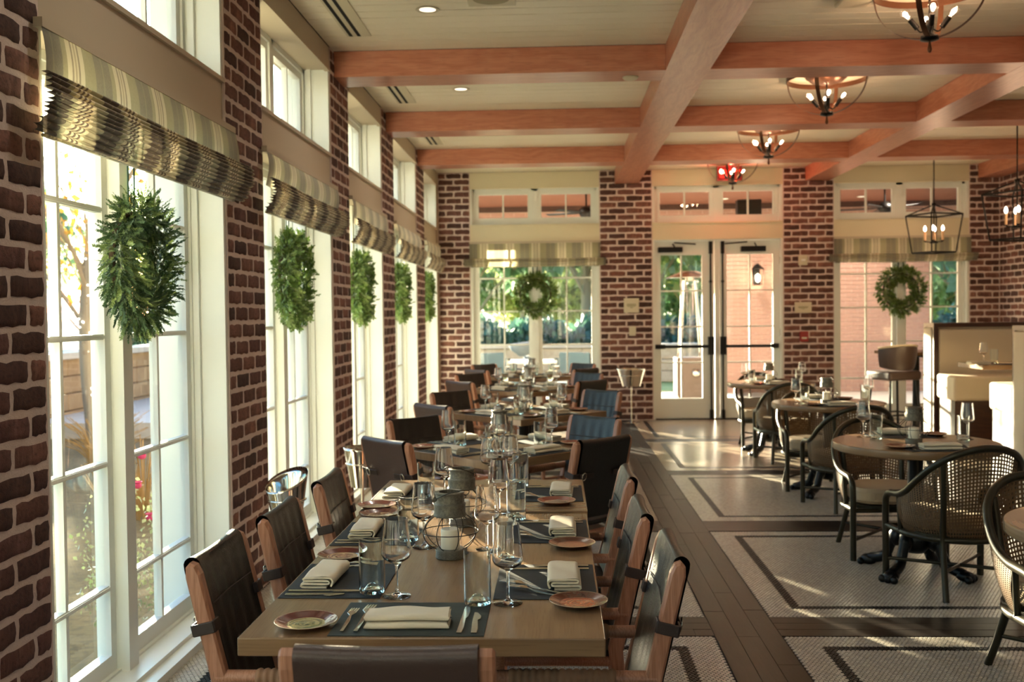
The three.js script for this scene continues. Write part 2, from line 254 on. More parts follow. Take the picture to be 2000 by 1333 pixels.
// runs: [x or z start, length, bricks per row] along one wall; face(u, y) -> world point
function layBricks(wall, runs, face, turn, most, skip) {
  const all = [], r = rng(wall.name.length * 31 + runs.length);
  for (const [s, len, n] of runs) {
    const mod = len / n;
    for (let row = 0; row < 40; row++) {
      const y = (row + 0.5) * BH, half = row % 2 === 1, cells = [];
      if (!half) for (let k = 0; k < n; k++) cells.push([k * mod, mod]); else { cells.push([0, mod / 2]); for (let k = 0; k < n - 1; k++) cells.push([mod / 2 + k * mod, mod]); cells.push([len - mod / 2, mod / 2]); }
      for (const [a, w] of cells) { const p = face(s + a + w / 2, y + rr(-0.002, 0.002, r)); if (skip && skip(p)) continue; all.push({ p, w: w - 0.021, seed: 1 + Math.floor(r() * 4), t: Math.floor(r() * 6), tilt: rr(-0.012, 0.012, r), seen: inFrame(p.x, p.y, p.z), d: p.distanceTo(camera.position) }); }
    }
  }
  all.sort((a, b) => (b.seen - a.seen) || a.d - b.d);
  const rest = [];
  all.forEach((q, i) => {
    const g = brickGeo(Math.round(q.w * 200) / 200, q.seed);
    if (i < most && q.seen) { const o = new THREE.Mesh(g, m.bricks[q.t]); o.name = 'brick'; o.position.copy(q.p); o.rotation.set(0, turn, 0); o.rotateZ(q.tilt); wall.add(o); } else if (inFrame(q.p.x, q.p.y, q.p.z, 0.7)) {
      const e = g.clone().toNonIndexed(), c = tints[q.t], n = e.attributes.position.count, col = new Float32Array(n * 3); for (let k = 0; k < n; k++) { col[k * 3] = c.r; col[k * 3 + 1] = c.g; col[k * 3 + 2] = c.b; }
      e.setAttribute('color', new THREE.BufferAttribute(col, 3)); e.applyMatrix4(new THREE.Matrix4().makeRotationY(turn).setPosition(q.p)); rest.push(e);
    }
  });
  if (rest.length) { const o = new THREE.Mesh(mergeGeometries(rest), m.brickMass); o.name = 'bricks'; o.userData.kind = 'stuff'; wall.add(o); }
}
const piersL = [[-0.23, -0.88], [-2.57, -3.22], [-5.06, -5.71], [-7.48, -8.12], [-9.68, -10.36], [-12.06, -12.75]];
const openL = [[1.46, -0.23], [-0.88, -2.57], [-3.22, -5.06], [-5.71, -7.48], [-8.12, -9.68], [-10.36, -12.06], [-12.75, -14.12]];
const wallL = struct('wall_left', 'long window wall of dark brick piers and cream painted trim', 'wall');
obj('pier', piersL.map(([a, b]) => span(XL - 0.36, XL, 0, CE, a, b)), m.mortar, wallL);
obj('corner_wall', [span(XL - 0.36, XL, -0.2, CE + 0.3, -14.12, ZB - 0.36), span(XL - 0.36, XL, -0.2, CE + 0.3, ZF + 0.3, 1.46)], m.paintIn, wallL);
for (const [a, b] of openL) {
  obj('header_panel', [span(XL - 0.34, XL - 0.012, 2.46, 2.69, a, b), span(XL - 0.02, XL + 0.004, 2.668, 2.69, a, b)], m.paintIn, wallL);
  obj('fascia_board', [span(XL - 0.36, XL - 0.006, 3.3, CE, a, b), span(XL - 0.03, XL + 0.008, 3.285, 3.305, a, b)], m.paintIn, wallL);
  obj('sill_board', [span(XL - 0.36, XL + 0.012, -0.02, 0.035, a, b), span(XL - 0.17, XL - 0.05, 0.035, 0.055, a, b)], m.paint, wallL);
  for (const [z, s] of [[a, -1], [b, 1]]) for (const [y0, y1] of [[0.03, 2.46], [2.69, 3.3]]) obj('jamb_liner', [span(XL - 0.36, XL - 0.012, y0, y1, z, z + s * 0.02), span(XL - 0.165, XL - 0.135, y0, y1, z, z + s * 0.042), span(XL - 0.045, XL - 0.008, y0, y1, z, z + s * 0.03)], m.paint, wallL);
}
layBricks(wallL, piersL.slice(1).map(([a, b]) => [-a, a - b, 3]), (u, y) => V(XL, y, -u), PI / 2, 300);

const wallB = struct('wall_back', 'far brick wall around the double doors and two windows', 'wall');
const piersB = [[-1.64, 0.446, 2], [0.604, 0.73, 3], [3.125, 0.69, 3], [5.642, 0.408, 2]], openB = [[-1.194, 0.604], [1.334, 3.125], [3.815, 5.642]];
obj('pier', piersB.map(([x, w]) => span(x, x + w, 0, CE, ZB - 0.36, ZB)), m.mortar, wallB);
obj('end_block', [span(XR, XR + 0.3, -0.2, CE + 0.3, ZB - 0.36, ZB)], m.mortar, wallB);
openB.forEach(([a, b], i) => {
  obj('header_panel', [span(a, b, 2.5, 2.735, ZB - 0.34, ZB - 0.012), span(a, b, 2.72, 2.74, ZB - 0.02, ZB + 0.006)], m.paintBack, wallB);
  obj('fascia_board', [span(a, b, 3.25, CE, ZB - 0.36, ZB - 0.006), span(a, b, 3.24, 3.262, ZB - 0.03, ZB + 0.01)], m.paintBack, wallB);
  if (i !== 1) obj('sill_board', [span(a, b, -0.02, 0.09, ZB - 0.36, ZB + 0.012)], m.paint, wallB);
  for (const [x, s] of [[a, 1], [b, -1]]) for (const [y0, y1] of [[0.0, 2.5], [2.735, 3.25]]) obj('jamb_liner', [span(x, x + s * 0.03, y0, y1, ZB - 0.36, ZB - 0.012)], m.paint, wallB);
});
layBricks(wallB, piersB, (u, y) => V(u, y, ZB), 0, 300, (p) => p.y < 0.35 && p.x < 0.6);
const wallR = struct('wall_right', 'brick side wall at the right behind the booths', 'wall');
obj('masonry', [span(XR, XR + 0.3, -0.2, CE + 0.3, ZB, ZF + 0.3)], m.mortar, wallR);
layBricks(wallR, [[-ZB - 1.8, 1.8, 8]], (u, y) => V(XR, y, -u), -PI / 2, 120, (p) => p.y < 1.2);
const wallF = struct('wall_front', 'plain cream wall behind the viewer', 'wall');
{ const xs = [XL - 0.36, -0.9, 1.0, 1.7, 3.6, 4.2, 5.7, XR + 0.3], ps = [span(XL - 0.36, XR + 0.3, -0.2, 0.3, ZF, ZF + 0.3), span(XL - 0.36, XR + 0.3, 3.1, CE + 0.3, ZF, ZF + 0.3)]; for (let k = 0; k < 8; k += 2) ps.push(span(xs[k], xs[k + 1], 0.3, 3.1, ZF, ZF + 0.3)); obj('plaster', ps, m.paintIn, wallF); }

// ceiling: painted boards between oak beams
const ceil = struct('ceiling', 'cream tongue and groove board ceiling between oak beams', 'ceiling');
obj('backing', [span(XL - 0.36, XR + 0.3, CE + 0.016, CE + 0.3, ZB - 0.36, ZF + 0.3)], m.gap, ceil);
obj('near_boards', [span(XL, XR, CE, CE + 0.016, -5.95, ZF)], m.ceiling, ceil);
const BZ = [[-7.62, -7.96], [-9.93, -10.26], [-12.19, -12.52]], colX = [[XL, 0.82], [1.145, 3.43], [3.75, XR]];
for (const [z0, z1] of [[-5.95, -7.62], [-7.96, -9.93], [-10.26, -12.19], [-12.52, ZB]]) { const n = Math.round((z0 - z1) / 0.142), w = (z0 - z1) / n; for (const [x0, x1] of colX) for (let k = 0; k < n; k++) obj('board', [span(x0, x1, CE + rr(0, 0.002), CE + 0.016, z0 - k * w - 0.0045, z0 - (k + 1) * w + 0.0045)], m.ceiling, ceil); }
const beamLabel = ['long oak ceiling beam over the aisle, nearer the window wall', 'long oak ceiling beam over the round tables', 'long oak ceiling beam along the right brick wall'];
[[0.82, 1.145], [3.43, 3.75], [5.76, XR]].forEach(([a, b], i) => { const o = struct('ceiling_beam', beamLabel[i], 'beam'); obj('beam_board', [span(a, b, 3.28, CE, ZB, ZF, i * 0.37)], m.beam, o); });
BZ.forEach(([z0, z1], i) => { const o = struct('ceiling_beam', ['nearest', 'middle', 'farthest'][i] + ' oak cross beam running from the window wall under the ceiling', 'beam'); [[XL, 0.819], [1.146, 3.429], [3.751, 5.759]].forEach(([a, b], k) => obj('beam_board', [span(a, b, 3.281, CE, z0, z1, i + k * 0.61)], m.beam, o)); });
{ const o = struct('ceiling_beam', 'oak cross beam overhead in front of the first window', 'beam'); obj('beam_board', [span(XL, XR, 3.281, CE, -5.28, -5.61)], m.beam, o); }

// floor: mosaic panels framed by dark boards
const floor = struct('floor', 'pale mosaic floor panels with black borders framed by dark boards', 'floor');
obj('bed', [span(XL - 0.36, XR + 0.3, -0.25, -0.004, ZB - 0.36, ZF + 0.3)], m.grout, floor);
const SZ = [[-2.38, -2.68], [-4.745, -5.038], [-7.02, -7.365], [-9.456, -9.7], [-11.845, -12.13]], PX = [[XL, 0.715], [1.025, XR]];
const PZ = [[-2.69, -4.74], [-5.04, -7.018], [-7.367, -9.454], [-9.702, -11.843], [-12.132, ZB]];
const plank = (x0, x1, z0, z1, k) => { const o = obj('plank', [span(x0 + 0.0012, x1 - 0.0012, -0.02, -rr(0, 0.0012), z0 - 0.0012, z1 + 0.0012, rr(0, 9))], m.planks[k % 4], floor); return o; };
for (let c = 0; c < 3; c++) { const x0 = 0.718 + c * 0.102; for (let z = -2 - c * 0.45, k = c; z > ZB; k++) { const z1 = Math.max(ZB, z - rr(0.7, 1.5)); plank(x0, x0 + 0.102, z, z1, Math.floor(R() * 4)); z = z1; } }
for (const [z0, z1] of SZ) for (let c = 0; c < 3; c++) { const w = (z0 - z1) / 3, a = z0 - c * w; for (const [s, e] of [[XL, 0.717], [1.024, XR]]) for (let x = s; x < e; ) { const x1 = Math.min(e, x + rr(0.8, 1.7)); if (s < 0 || x < 4.4) plank(x, x1, a, a - w, Math.floor(R() * 4)); else { plank(x, e, a, a - w, 1); x = e; break; } x = x1; } }
const tileG = prep(new THREE.CylinderGeometry(0.0088, 0.0097, 0.005, 6).translate(0, -0.0025, 0)), pit = 0.0196, rowH = pit * 0.868;
const whites = [], blacks = [];
PZ.forEach(([z0, z1], zi) => PX.forEach(([x0, x1], xi) => {
  const near = zi < 3 && !(xi === 0 && zi > 1), i0 = 0.14, i1 = 0.196, inBand = (x, z) => { const d = Math.min(x - x0, x1 - x, z0 - z, z - z1); return d > i0 && d < i1; };
  if (near) { for (let r = 0, z = z0 - 0.012; z > z1 + 0.01; r++, z -= rowH) for (let x = x0 + 0.012 + (r & 1) * pit / 2; x < x1 - 0.01; x += pit) { if (!inFrame(x, 0, z, 0.35)) continue; (inBand(x, z) ? blacks : whites).push(x, z); } } else {
    const g = surf((u, v) => [x0 + u * (x1 - x0), 0, z0 + v * (z1 - z0)], 1, 1, (u, v) => [u * (x1 - x0), v * (z0 - z1)]); obj('mosaic_panel', [g], m.farTile, floor);
    obj('mosaic_border', [span(x0 + i0, x1 - i0, -0.003, 0.0012, z0 - i0, z0 - i1), span(x0 + i0, x1 - i0, -0.003, 0.0012, z1 + i1, z1 + i0), span(x0 + i0, x0 + i1, -0.003, 0.0012, z0 - i1, z1 + i1), span(x1 - i1, x1 - i0, -0.003, 0.0012, z0 - i1, z1 + i1)], m.blackTile, floor);
  }
}));
for (const [name, list, mt, c0] of [['mosaic_tiles', whites, m.whiteTile, 1], ['mosaic_border_tiles', blacks, m.blackTile, 1]]) {
  const im = new THREE.InstancedMesh(tileG, mt, list.length / 2), mx = new THREE.Matrix4(), q = new THREE.Quaternion(), e = new THREE.Euler(), col = new THREE.Color();
  for (let i = 0; i < list.length / 2; i++) { e.set(rr(-0.012, 0.012), PI / 6 * 0, rr(-0.012, 0.012)); mx.compose(V(list[i * 2], -rr(0, 0.0006), list[i * 2 + 1]), q.setFromEuler(e), V(1, 1, 1)); im.setMatrixAt(i, mx); const s = rr(0.86, 1.06); im.setColorAt(i, col.setRGB(s, s, s * rr(0.95, 1))); }
  im.name = name; im.userData.kind = 'stuff'; floor.add(im);
}
// ---------- windows ----------
// local frame: x along the wall, +z into the room, glass at z = 0
let winCount = 0;
function sash(w, x, y0, y1, rowsY, cols, D = 0.022) {
  const g = new THREE.Group(); g.name = 'sash'; const st = 0.05, x0 = x - w / 2, x1 = x + w / 2;
  obj('sash_frame', [span(x0, x0 + st, y0, y1, -D, D), span(x1 - st, x1, y0, y1, -D, D), span(x0 + st, x1 - st, y0, y0 + st + 0.02, -D, D), span(x0 + st, x1 - st, y1 - st, y1, -D, D)], m.paint, g);
  const ys = [y0 + st + 0.02, ...rowsY, y1 - st], cw = (w - 2 * st) / cols;
  for (const y of rowsY) obj('muntin', [span(x0 + st, x1 - st, y - 0.011, y + 0.011, -0.016, 0.018), span(x0 + st, x1 - st, y - 0.006, y + 0.006, 0.018, 0.024)], m.paint, g);
  for (let c = 1; c < cols; c++) for (let r = 0; r < ys.length - 1; r++) obj('muntin', [span(x0 + st + c * cw - 0.011, x0 + st + c * cw + 0.011, ys[r] + (r ? 0.011 : 0), ys[r + 1] - (r < ys.length - 2 ? 0.011 : 0), -0.016, 0.02)], m.paint, g);
  for (let c = 0; c < cols; c++) for (let r = 0; r < ys.length - 1; r++) obj('pane', [surf((u, v) => [x0 + st + (c + u) * cw, ys[r] + v * (ys[r + 1] - ys[r]), 0], 1, 1)], m.pane, g);
  return g;
}
function makeWindow(w, y0, y1, rowsY, label, pos, turn, post = true) {
  winCount++; const o = struct('window_' + winCount, label, 'window'); o.position.set(...pos); o.rotation.y = turn;
  const f = 0.035;
  obj('window_frame', [span(-w / 2 + 0.02, -w / 2 + 0.02 + f, y0, y1, -0.06, 0.035), span(w / 2 - 0.02 - f, w / 2 - 0.02, y0, y1, -0.06, 0.035), span(-w / 2 + 0.02, w / 2 - 0.02, y0, y0 + f, -0.06, 0.04), span(-w / 2 + 0.02, w / 2 - 0.02, y1 - f, y1, -0.06, 0.035)], m.paint, o);
  obj('mullion_post', [span(-0.045, 0.045, y0, y1, -0.06, post ? 0.075 : 0.035)], m.paint, o);
  const sw = w / 2 - 0.02 - f - 0.045; for (const s of [-1, 1]) o.add(sash(sw, s * (0.045 + sw / 2), y0 + f, y1 - f, rowsY, 2));
  return o;
}
const ord = ['behind the viewer', 'beside the viewer', 'nearest in view', 'second in view', 'third in view', 'fourth in view', 'last before the far wall'];
openL.forEach(([a, b], i) => {
  makeWindow(a - b, 0.03, 2.46, [0.41, 0.915, 1.43, 1.94], 'tall white framed window in the left wall, ' + ord[i], [XL - 0.2, 0, (a + b) / 2], PI / 2);
  makeWindow(a - b, 2.69, 3.3, [], 'white clerestory window above the tall left window, ' + ord[i], [XL - 0.22, 0, (a + b) / 2], PI / 2, false);
});
for (const [i, side] of [[0, 'left'], [2, 'right']]) { const [a, b] = openB[i]; makeWindow(b - a - 0.02, 0.09, 2.5, [0.55, 1.06, 1.53, 1.995], 'white framed garden window in the far wall, ' + side + ' of the double doors', [(a + b) / 2, 0, ZB - 0.12], 0); }
openB.forEach(([a, b], i) => makeWindow(b - a - 0.02, 2.735, 3.25, [], 'white clerestory window in the far wall above the ' + ['left garden window', 'double doors', 'right garden window'][i], [(a + b) / 2, 0, ZB - 0.12], 0, false));
// ---------- double doors ----------
[[1.364, 2.19, 'left', 1], [2.27, 3.096, 'right', -1]].forEach(([x0, x1, side, s], k) => {
  const o = struct('door_' + (k + 1), side + ' leaf of the cream glazed double doors with black panic bar', 'door'); o.position.set(0, 0, ZB - 0.1);
  const gx0 = k ? 2.366 : 1.452, gx1 = k ? 3.0 : 2.024, ya = 0.29, yb = 2.29, D = 0.022;
  obj('door_panel', [span(x0, gx0, 0.012, 2.48, -D, D), span(gx1, x1, 0.012, 2.48, -D, D), span(gx0, gx1, 0.012, ya, -D, D), span(gx0, gx1, yb, 2.48, -D, D)], m.paint, o);
  const cx = (gx0 + gx1) / 2; for (const y of [0.79, 1.29, 1.79]) obj('muntin', [span(gx0, gx1, y - 0.01, y + 0.01, -0.015, 0.018)], m.paint, o);
  for (let r = 0; r < 4; r++) { const y0 = ya + r * 0.5, y1 = y0 + 0.5; obj('muntin', [span(cx - 0.01, cx + 0.01, y0 + 0.01, y1 - 0.01, -0.015, 0.018)], m.paint, o); for (const [p, q] of [[gx0, cx], [cx, gx1]]) obj('pane', [surf((u, v) => [p + u * (q - p), y0 + v * 0.5, 0], 1, 1)], m.pane, o); }
  const rx = k ? x0 + 0.035 : x1 - 0.05, bx0 = k ? x0 + 0.02 : x0 + 0.0, bx1 = k ? x1 - 0.03 : x1 - 0.02;
  obj('panic_bar', [span(bx0, bx1, 0.995, 1.035, 0.05, 0.085), span(rx - 0.04, rx + 0.04, 0.9, 1.15, 0.022, 0.1), span(k ? bx1 - 0.1 : bx0, k ? bx1 : bx0 + 0.14, 0.985, 1.045, 0.022, 0.08)], m.black, o);
  obj('vertical_rod', [rod([rx, 0.05, 0.05], [rx, 2.46, 0.05], 0.012), span(rx - 0.022, rx + 0.022, 0.015, 0.13, 0.022, 0.075), span(rx - 0.022, rx + 0.022, 2.3, 2.47, 0.022, 0.075), span(rx - 0.018, rx + 0.018, 1.9, 1.93, 0.022, 0.07)], m.black, o);
  const cx0 = k ? x1 - 0.56 : x0 + 0.05; obj('door_closer', [rbox(0.34, 0.075, 0.07, 0.01, cx0 + 0.17 + (k ? 0.02 : 0), 2.36, 0.06), rod([cx0 + 0.23, 2.4, 0.07], [cx0 + 0.2, 2.44, 0.1], 0.008), rod([cx0 + (k ? 0.1 : 0.22), 2.455, 0.1], [cx0 + (k ? -0.2 : 0.52), 2.435, 0.05], 0.009)], m.black, o);
  obj('hinge', [0.25, 1.2, 2.2].map((y) => cyl(0.009, 0.009, 0.1, k ? x1 + 0.004 : x0 - 0.004, y, 0.026, 8)), m.steel, o);
});
{ const o = struct('trim_1', 'cream frame with centre post around the double doors', 'door frame'); obj('frame', [span(1.334, 1.36, 0, 2.5, ZB - 0.16, ZB - 0.03), span(3.1, 3.125, 0, 2.5, ZB - 0.16, ZB - 0.03), span(1.334, 3.125, 2.485, 2.505, ZB - 0.16, ZB - 0.03), span(2.2, 2.26, 0, 2.485, ZB - 0.16, ZB - 0.07)], m.paint, o); obj('threshold', [span(1.334, 3.125, -0.01, 0.012, ZB - 0.36, ZB - 0.02)], m.black, o); }

// ---------- roman blinds ----------
function makeBlind(w, top, stackTop, bottom, folds, depth, seed, deep = m.plaidDeep) {
  const o = new THREE.Group(), r = rng(seed), ph = r() * 6;
  const zW = (u, v) => 0.012 * Math.sin(v * 3 + ph) * v + 0.006 * Math.sin(u * 9 + ph) * v;
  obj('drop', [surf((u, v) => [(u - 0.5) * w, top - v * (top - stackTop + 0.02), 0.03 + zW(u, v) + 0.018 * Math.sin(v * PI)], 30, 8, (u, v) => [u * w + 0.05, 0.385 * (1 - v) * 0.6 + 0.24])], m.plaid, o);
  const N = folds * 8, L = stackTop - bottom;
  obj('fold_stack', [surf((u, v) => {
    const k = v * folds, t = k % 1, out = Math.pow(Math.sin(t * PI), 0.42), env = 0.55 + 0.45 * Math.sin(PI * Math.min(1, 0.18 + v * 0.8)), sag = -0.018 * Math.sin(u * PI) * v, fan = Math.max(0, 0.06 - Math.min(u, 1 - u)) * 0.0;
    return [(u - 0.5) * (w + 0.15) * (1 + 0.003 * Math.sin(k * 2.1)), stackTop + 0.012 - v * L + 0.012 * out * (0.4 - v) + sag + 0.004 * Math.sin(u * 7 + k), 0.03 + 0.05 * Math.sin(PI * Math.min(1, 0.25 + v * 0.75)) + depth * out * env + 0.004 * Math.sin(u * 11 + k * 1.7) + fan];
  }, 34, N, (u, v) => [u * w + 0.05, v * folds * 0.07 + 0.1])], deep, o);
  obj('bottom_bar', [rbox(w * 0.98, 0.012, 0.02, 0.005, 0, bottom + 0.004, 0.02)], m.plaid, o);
  obj('head_rail', [span(-w / 2, w / 2, top - 0.005, top + 0.025, 0.004, 0.034)], m.paintIn, o);
  return o;
}
function addBlind(g, name, label, pos, turn, group) { g.name = numbered('roman_blind'); scene.add(g); g.position.set(...pos); g.rotation.y = turn; tag(g, label, 'blind', group); }
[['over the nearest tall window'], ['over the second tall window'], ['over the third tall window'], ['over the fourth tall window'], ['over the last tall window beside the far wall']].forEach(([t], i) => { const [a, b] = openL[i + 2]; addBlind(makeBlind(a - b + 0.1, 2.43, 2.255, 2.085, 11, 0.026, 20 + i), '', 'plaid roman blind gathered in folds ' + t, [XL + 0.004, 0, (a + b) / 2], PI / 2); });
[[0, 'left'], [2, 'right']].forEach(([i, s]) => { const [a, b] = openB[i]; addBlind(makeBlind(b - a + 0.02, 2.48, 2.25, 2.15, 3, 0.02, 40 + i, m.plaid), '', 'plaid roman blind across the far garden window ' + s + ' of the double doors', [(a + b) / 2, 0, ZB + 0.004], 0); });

// ---------- outside ----------
{ const o = struct('ground', 'dry grass lawn around the building', 'ground'); obj('turf', [surf((u, v) => [-120 + u * 240, -0.26, 40 - v * 200], 1, 1, (u, v) => [u * 240, v * 200])], m.grass, o); }
{ const o = struct('porch_floor', 'pale concrete porch floor outside the double doors', 'floor'); obj('slab', [span(-9, 10, -0.3, -0.03, ZB - 0.36, -19.6)], m.concrete, o); }
{ const o = struct('lawn', 'green lawn beyond the porch', 'lawn'); obj('turf', [span(-30, 30, -0.3, -0.2, -22, -60)], m.lawn, o); }
{ const o = struct('porch_roof', 'timber boarded porch ceiling seen through the far clerestory windows', 'roof'); for (let k = 0; k < 17; k++) obj('board', [span(-3.2, 10, 3.5, 3.53, -14.7 - k * 0.29, -14.7 - (k + 1) * 0.29 + 0.006)], m.porchWood, o); obj('deck', [span(-3.2, 10, 3.54, 3.6, -14.64, -19.8)], m.gap, o); obj('edge_beam', [span(-3.2, 10, 3.4, 3.5, -19.25, -19.65)], m.booth, o); }
{ const o = struct('porch_wall', 'pale brick wing of the building facing the porch', 'wall'); const parts = [span(2.95, 6.9, -0.3, 3.4, -19.3, -19.6), span(-3.2, 2.95, 2.7, 3.4, -19.3, -19.6), span(6.9, 10, 2.7, 3.4, -19.3, -19.6)]; obj('masonry', parts, m.farMortar, o);
  const list = [], r = rng(77); const add = (x0, x1, y0, y1) => { for (let y = y0, k = 0; y < y1 - 0.03; y += 0.0765, k++) for (let x = x0 - (k & 1) * 0.11; x < x1; x += 0.22) { const a = Math.max(x0, x) + 0.006, b = Math.min(x1, x + 0.208); if (b - a > 0.03) list.push(span(a, b, y + 0.006, y + 0.0675, -19.29, -19.31, r() * 9)); } };
  add(2.95, 6.9, -0.1, 3.39); add(-3.2, 2.95, 2.7, 3.39); add(6.9, 10, 2.7, 3.39); const g = obj('bricks', list, m.farBrick, o); g.userData.kind = 'stuff';
  obj('post', [span(-3.2, -2.75, -0.3, 2.62, -19.3, -19.75)], m.paint, o); }
{ const t = thing('wall_lantern', 'small wall lantern on the pale porch brick seen through the right door', 'lantern', [3.72, 2.05, -19.28]); obj('back_plate', [rbox(0.12, 0.3, 0.03, 0.01, 0, 0.1, 0.015)], m.black, t); obj('cage', [[-1, -1], [1, -1], [-1, 1], [1, 1]].map(([a, b]) => rod([a * 0.06, -0.05, 0.15 + b * 0.06], [a * 0.085, 0.22, 0.15 + b * 0.085], 0.008)).concat([cyl(0.02, 0.13, 0.1, 0, 0.27, 0.15, 4), span(-0.07, 0.07, -0.07, -0.05, 0.08, 0.22), span(-0.01, 0.01, 0.2, 0.23, 0.02, 0.15)]), m.black, t); obj('glow', [lathe([[0, -0.03], [0.04, 0], [0.045, 0.1], [0, 0.14]], 12).translate(0, 0, 0.15)], m.lampSoft, t); const l = new THREE.PointLight(new THREE.Color().setRGB(1, 0.75, 0.5), 0.25); l.position.set(0, 0.06, 0.15); l.name = 'wall_lantern_light'; t.add(l); }
{ const t = thing('patio_heater', 'tall tapered patio heater standing outside the left door', 'heater', [2.22, -0.03, -17.2]);
  obj('base_box', [rbox(0.5, 0.74, 0.5, 0.02, 0, 0.4, 0)], m.heater, t); obj('knob', [new THREE.SphereGeometry(0.075, 16, 12).translate(0.06, 0.52, 0.25)], m.chrome, t);
  for (const [a, b] of [[-1, -1], [1, -1], [-1, 1], [1, 1]]) obj('leg', [rod([a * 0.24, 0.02, b * 0.24], [a * 0.09, 2.05, b * 0.09], 0.018)], m.chrome, t);
  obj('flame_tube', [cyl(0.055, 0.055, 1.2, 0, 1.4, 0, 16, true)], m.thin, t); obj('reflector', [lathe([[0.02, 2.2], [0.14, 2.2], [0.4, 2.1], [0.41, 2.085], [0.14, 2.17], [0.02, 2.17]], 24), cyl(0.06, 0.09, 0.12, 0, 2.1, 0, 12)], m.chrome, t); }
[[-0.05, -16.8, 'through the clerestory above the left garden window'], [4.75, -16.8, 'through the clerestory above the right garden window']].forEach(([x, z, s]) => {
  const t = thing('ceiling_fan', 'dark porch ceiling fan seen ' + s, 'fan', [x + 0.55, 3.5, z]); obj('rod', [cyl(0.06, 0.08, 0.06, 0, -0.03, 0), cyl(0.015, 0.015, 0.28, 0, -0.16, 0)], m.black, t); obj('motor', [lathe([[0, -0.46], [0.08, -0.45], [0.12, -0.38], [0.12, -0.32], [0.05, -0.27], [0, -0.27]], 20)], m.black, t);
  for (let k = 0; k < 5; k++) { const a = k * 1.2566 + 0.2; obj('blade', [extr([[0.1, -0.02], [0.2, -0.05], [0.68, -0.07], [0.7, -0.05], [0.7, 0.06], [0.2, 0.05], [0.1, 0.02]], 0.008).rotateX(-PI / 2 + 0.15).rotateY(a).translate(0, -0.37, 0)], m.black, t); }
});
{ const t = thing('porch_speaker', 'black box heater hung outside the clerestory above the right door', 'heater', [2.9, 3.05, -15.6]); obj('box', [rbox(0.36, 0.24, 0.2, 0.015, 0, 0, 0)], m.black, t); for (let k = 0; k < 6; k++) obj('grille_slat', [span(-0.16, 0.16, -0.09 + k * 0.034, -0.08 + k * 0.034, 0.1, 0.108)], m.wire, t); obj('bracket', [rod([0, 0.11, 0], [0, 0.46, 0], 0.012)], m.black, t); }
{ const t = thing('garden_wall', 'low pale stone wall across the garden beyond the porch', 'wall', [0, -0.2, 0]); t.userData.kind = 'structure'; for (let k = 0; k < 16; k++) for (let r = 0; r < 3; r++) obj('stone', [rbox(1.19, 0.27, 0.4, 0.02, -12 + k * 1.2 + (r & 1) * 0.4, 0.14 + r * 0.28, -25)], m.stone, t); obj('coping', [span(-12.8, 7, 0.85, 0.93, -24.75, -25.25)], m.concrete, t); }
{ const t = thing('garden_wall', 'low stone wall with pale coping along the garden left of the windows', 'wall', [-8, -0.26, 0]); t.userData.kind = 'structure'; for (let k = 0; k < 24; k++) for (let r = 0; r < 4; r++) obj('stone', [rbox(0.4, 0.27, 1.19, 0.02, 0, 0.14 + r * 0.28, -3 - k * 1.2 - (r & 1) * 0.4)], m.tanStone, t); obj('coping', [span(-0.3, 0.3, 1.12, 1.22, -2, -32.4)], m.concrete, t); }
{ const t = thing('garden_pedestal', 'pale pedestal with a tilted bowl standing in the garden beyond the left far window', 'pedestal', [-0.62, -0.2, -22]); obj('column', [lathe([[0, 0], [0.2, 0], [0.2, 0.06], [0.1, 0.12], [0.08, 0.7], [0.12, 0.78], [0, 0.78]], 20)], m.slate, t); obj('bowl', [lathe([[0, 0.78], [0.1, 0.8], [0.26, 0.95], [0.3, 1.08], [0.27, 1.08], [0.2, 0.95], [0, 0.86]], 24).rotateZ(0.12)], m.slate, t); }
// trees: trunk and forked branches, leaves as small folded blades
const leafG = (() => { const g = new THREE.BufferGeometry(); g.setAttribute('position', new THREE.Float32BufferAttribute([0, 0, 0, 0.5, 0.5, 0.12, 0, 1, 0, -0.5, 0.5, 0.12], 3)); g.setAttribute('uv', new THREE.Float32BufferAttribute([0, 0, 1, 0, 1, 1, 0, 1], 2)); g.setIndex([0, 1, 2, 0, 2, 3]); g.computeVertexNormals(); return g; })();
function leaves(name, centres, n, size, mt, parent, seed, tint = 0.25) {
  const r = rng(seed), im = new THREE.InstancedMesh(leafG, mt, n), mx = new THREE.Matrix4(), q = new THREE.Quaternion(), e = new THREE.Euler(), c = new THREE.Color();
  for (let i = 0; i < n; i++) { const [x, y, z, rad, ry] = centres[Math.floor(r() * centres.length)]; const a = r() * 2 * PI, b = Math.acos(2 * r() - 1), d = Math.cbrt(0.15 + 0.85 * r()); e.set(r() * 6, r() * 6, r() * 6); const s = size * (0.6 + 0.8 * r()); mx.compose(V(x + rad * d * Math.sin(b) * Math.cos(a), y + (ry ?? rad) * d * Math.cos(b), z + rad * d * Math.sin(b) * Math.sin(a)), q.setFromEuler(e), V(s * 0.7, s, s)); im.setMatrixAt(i, mx); const k = 1 - tint + 2 * tint * r(); im.setColorAt(i, c.setRGB(k, k * (0.9 + 0.2 * r()), k * 0.9)); }
  im.name = name; im.userData.kind = 'stuff'; parent.add(im); return im;
}
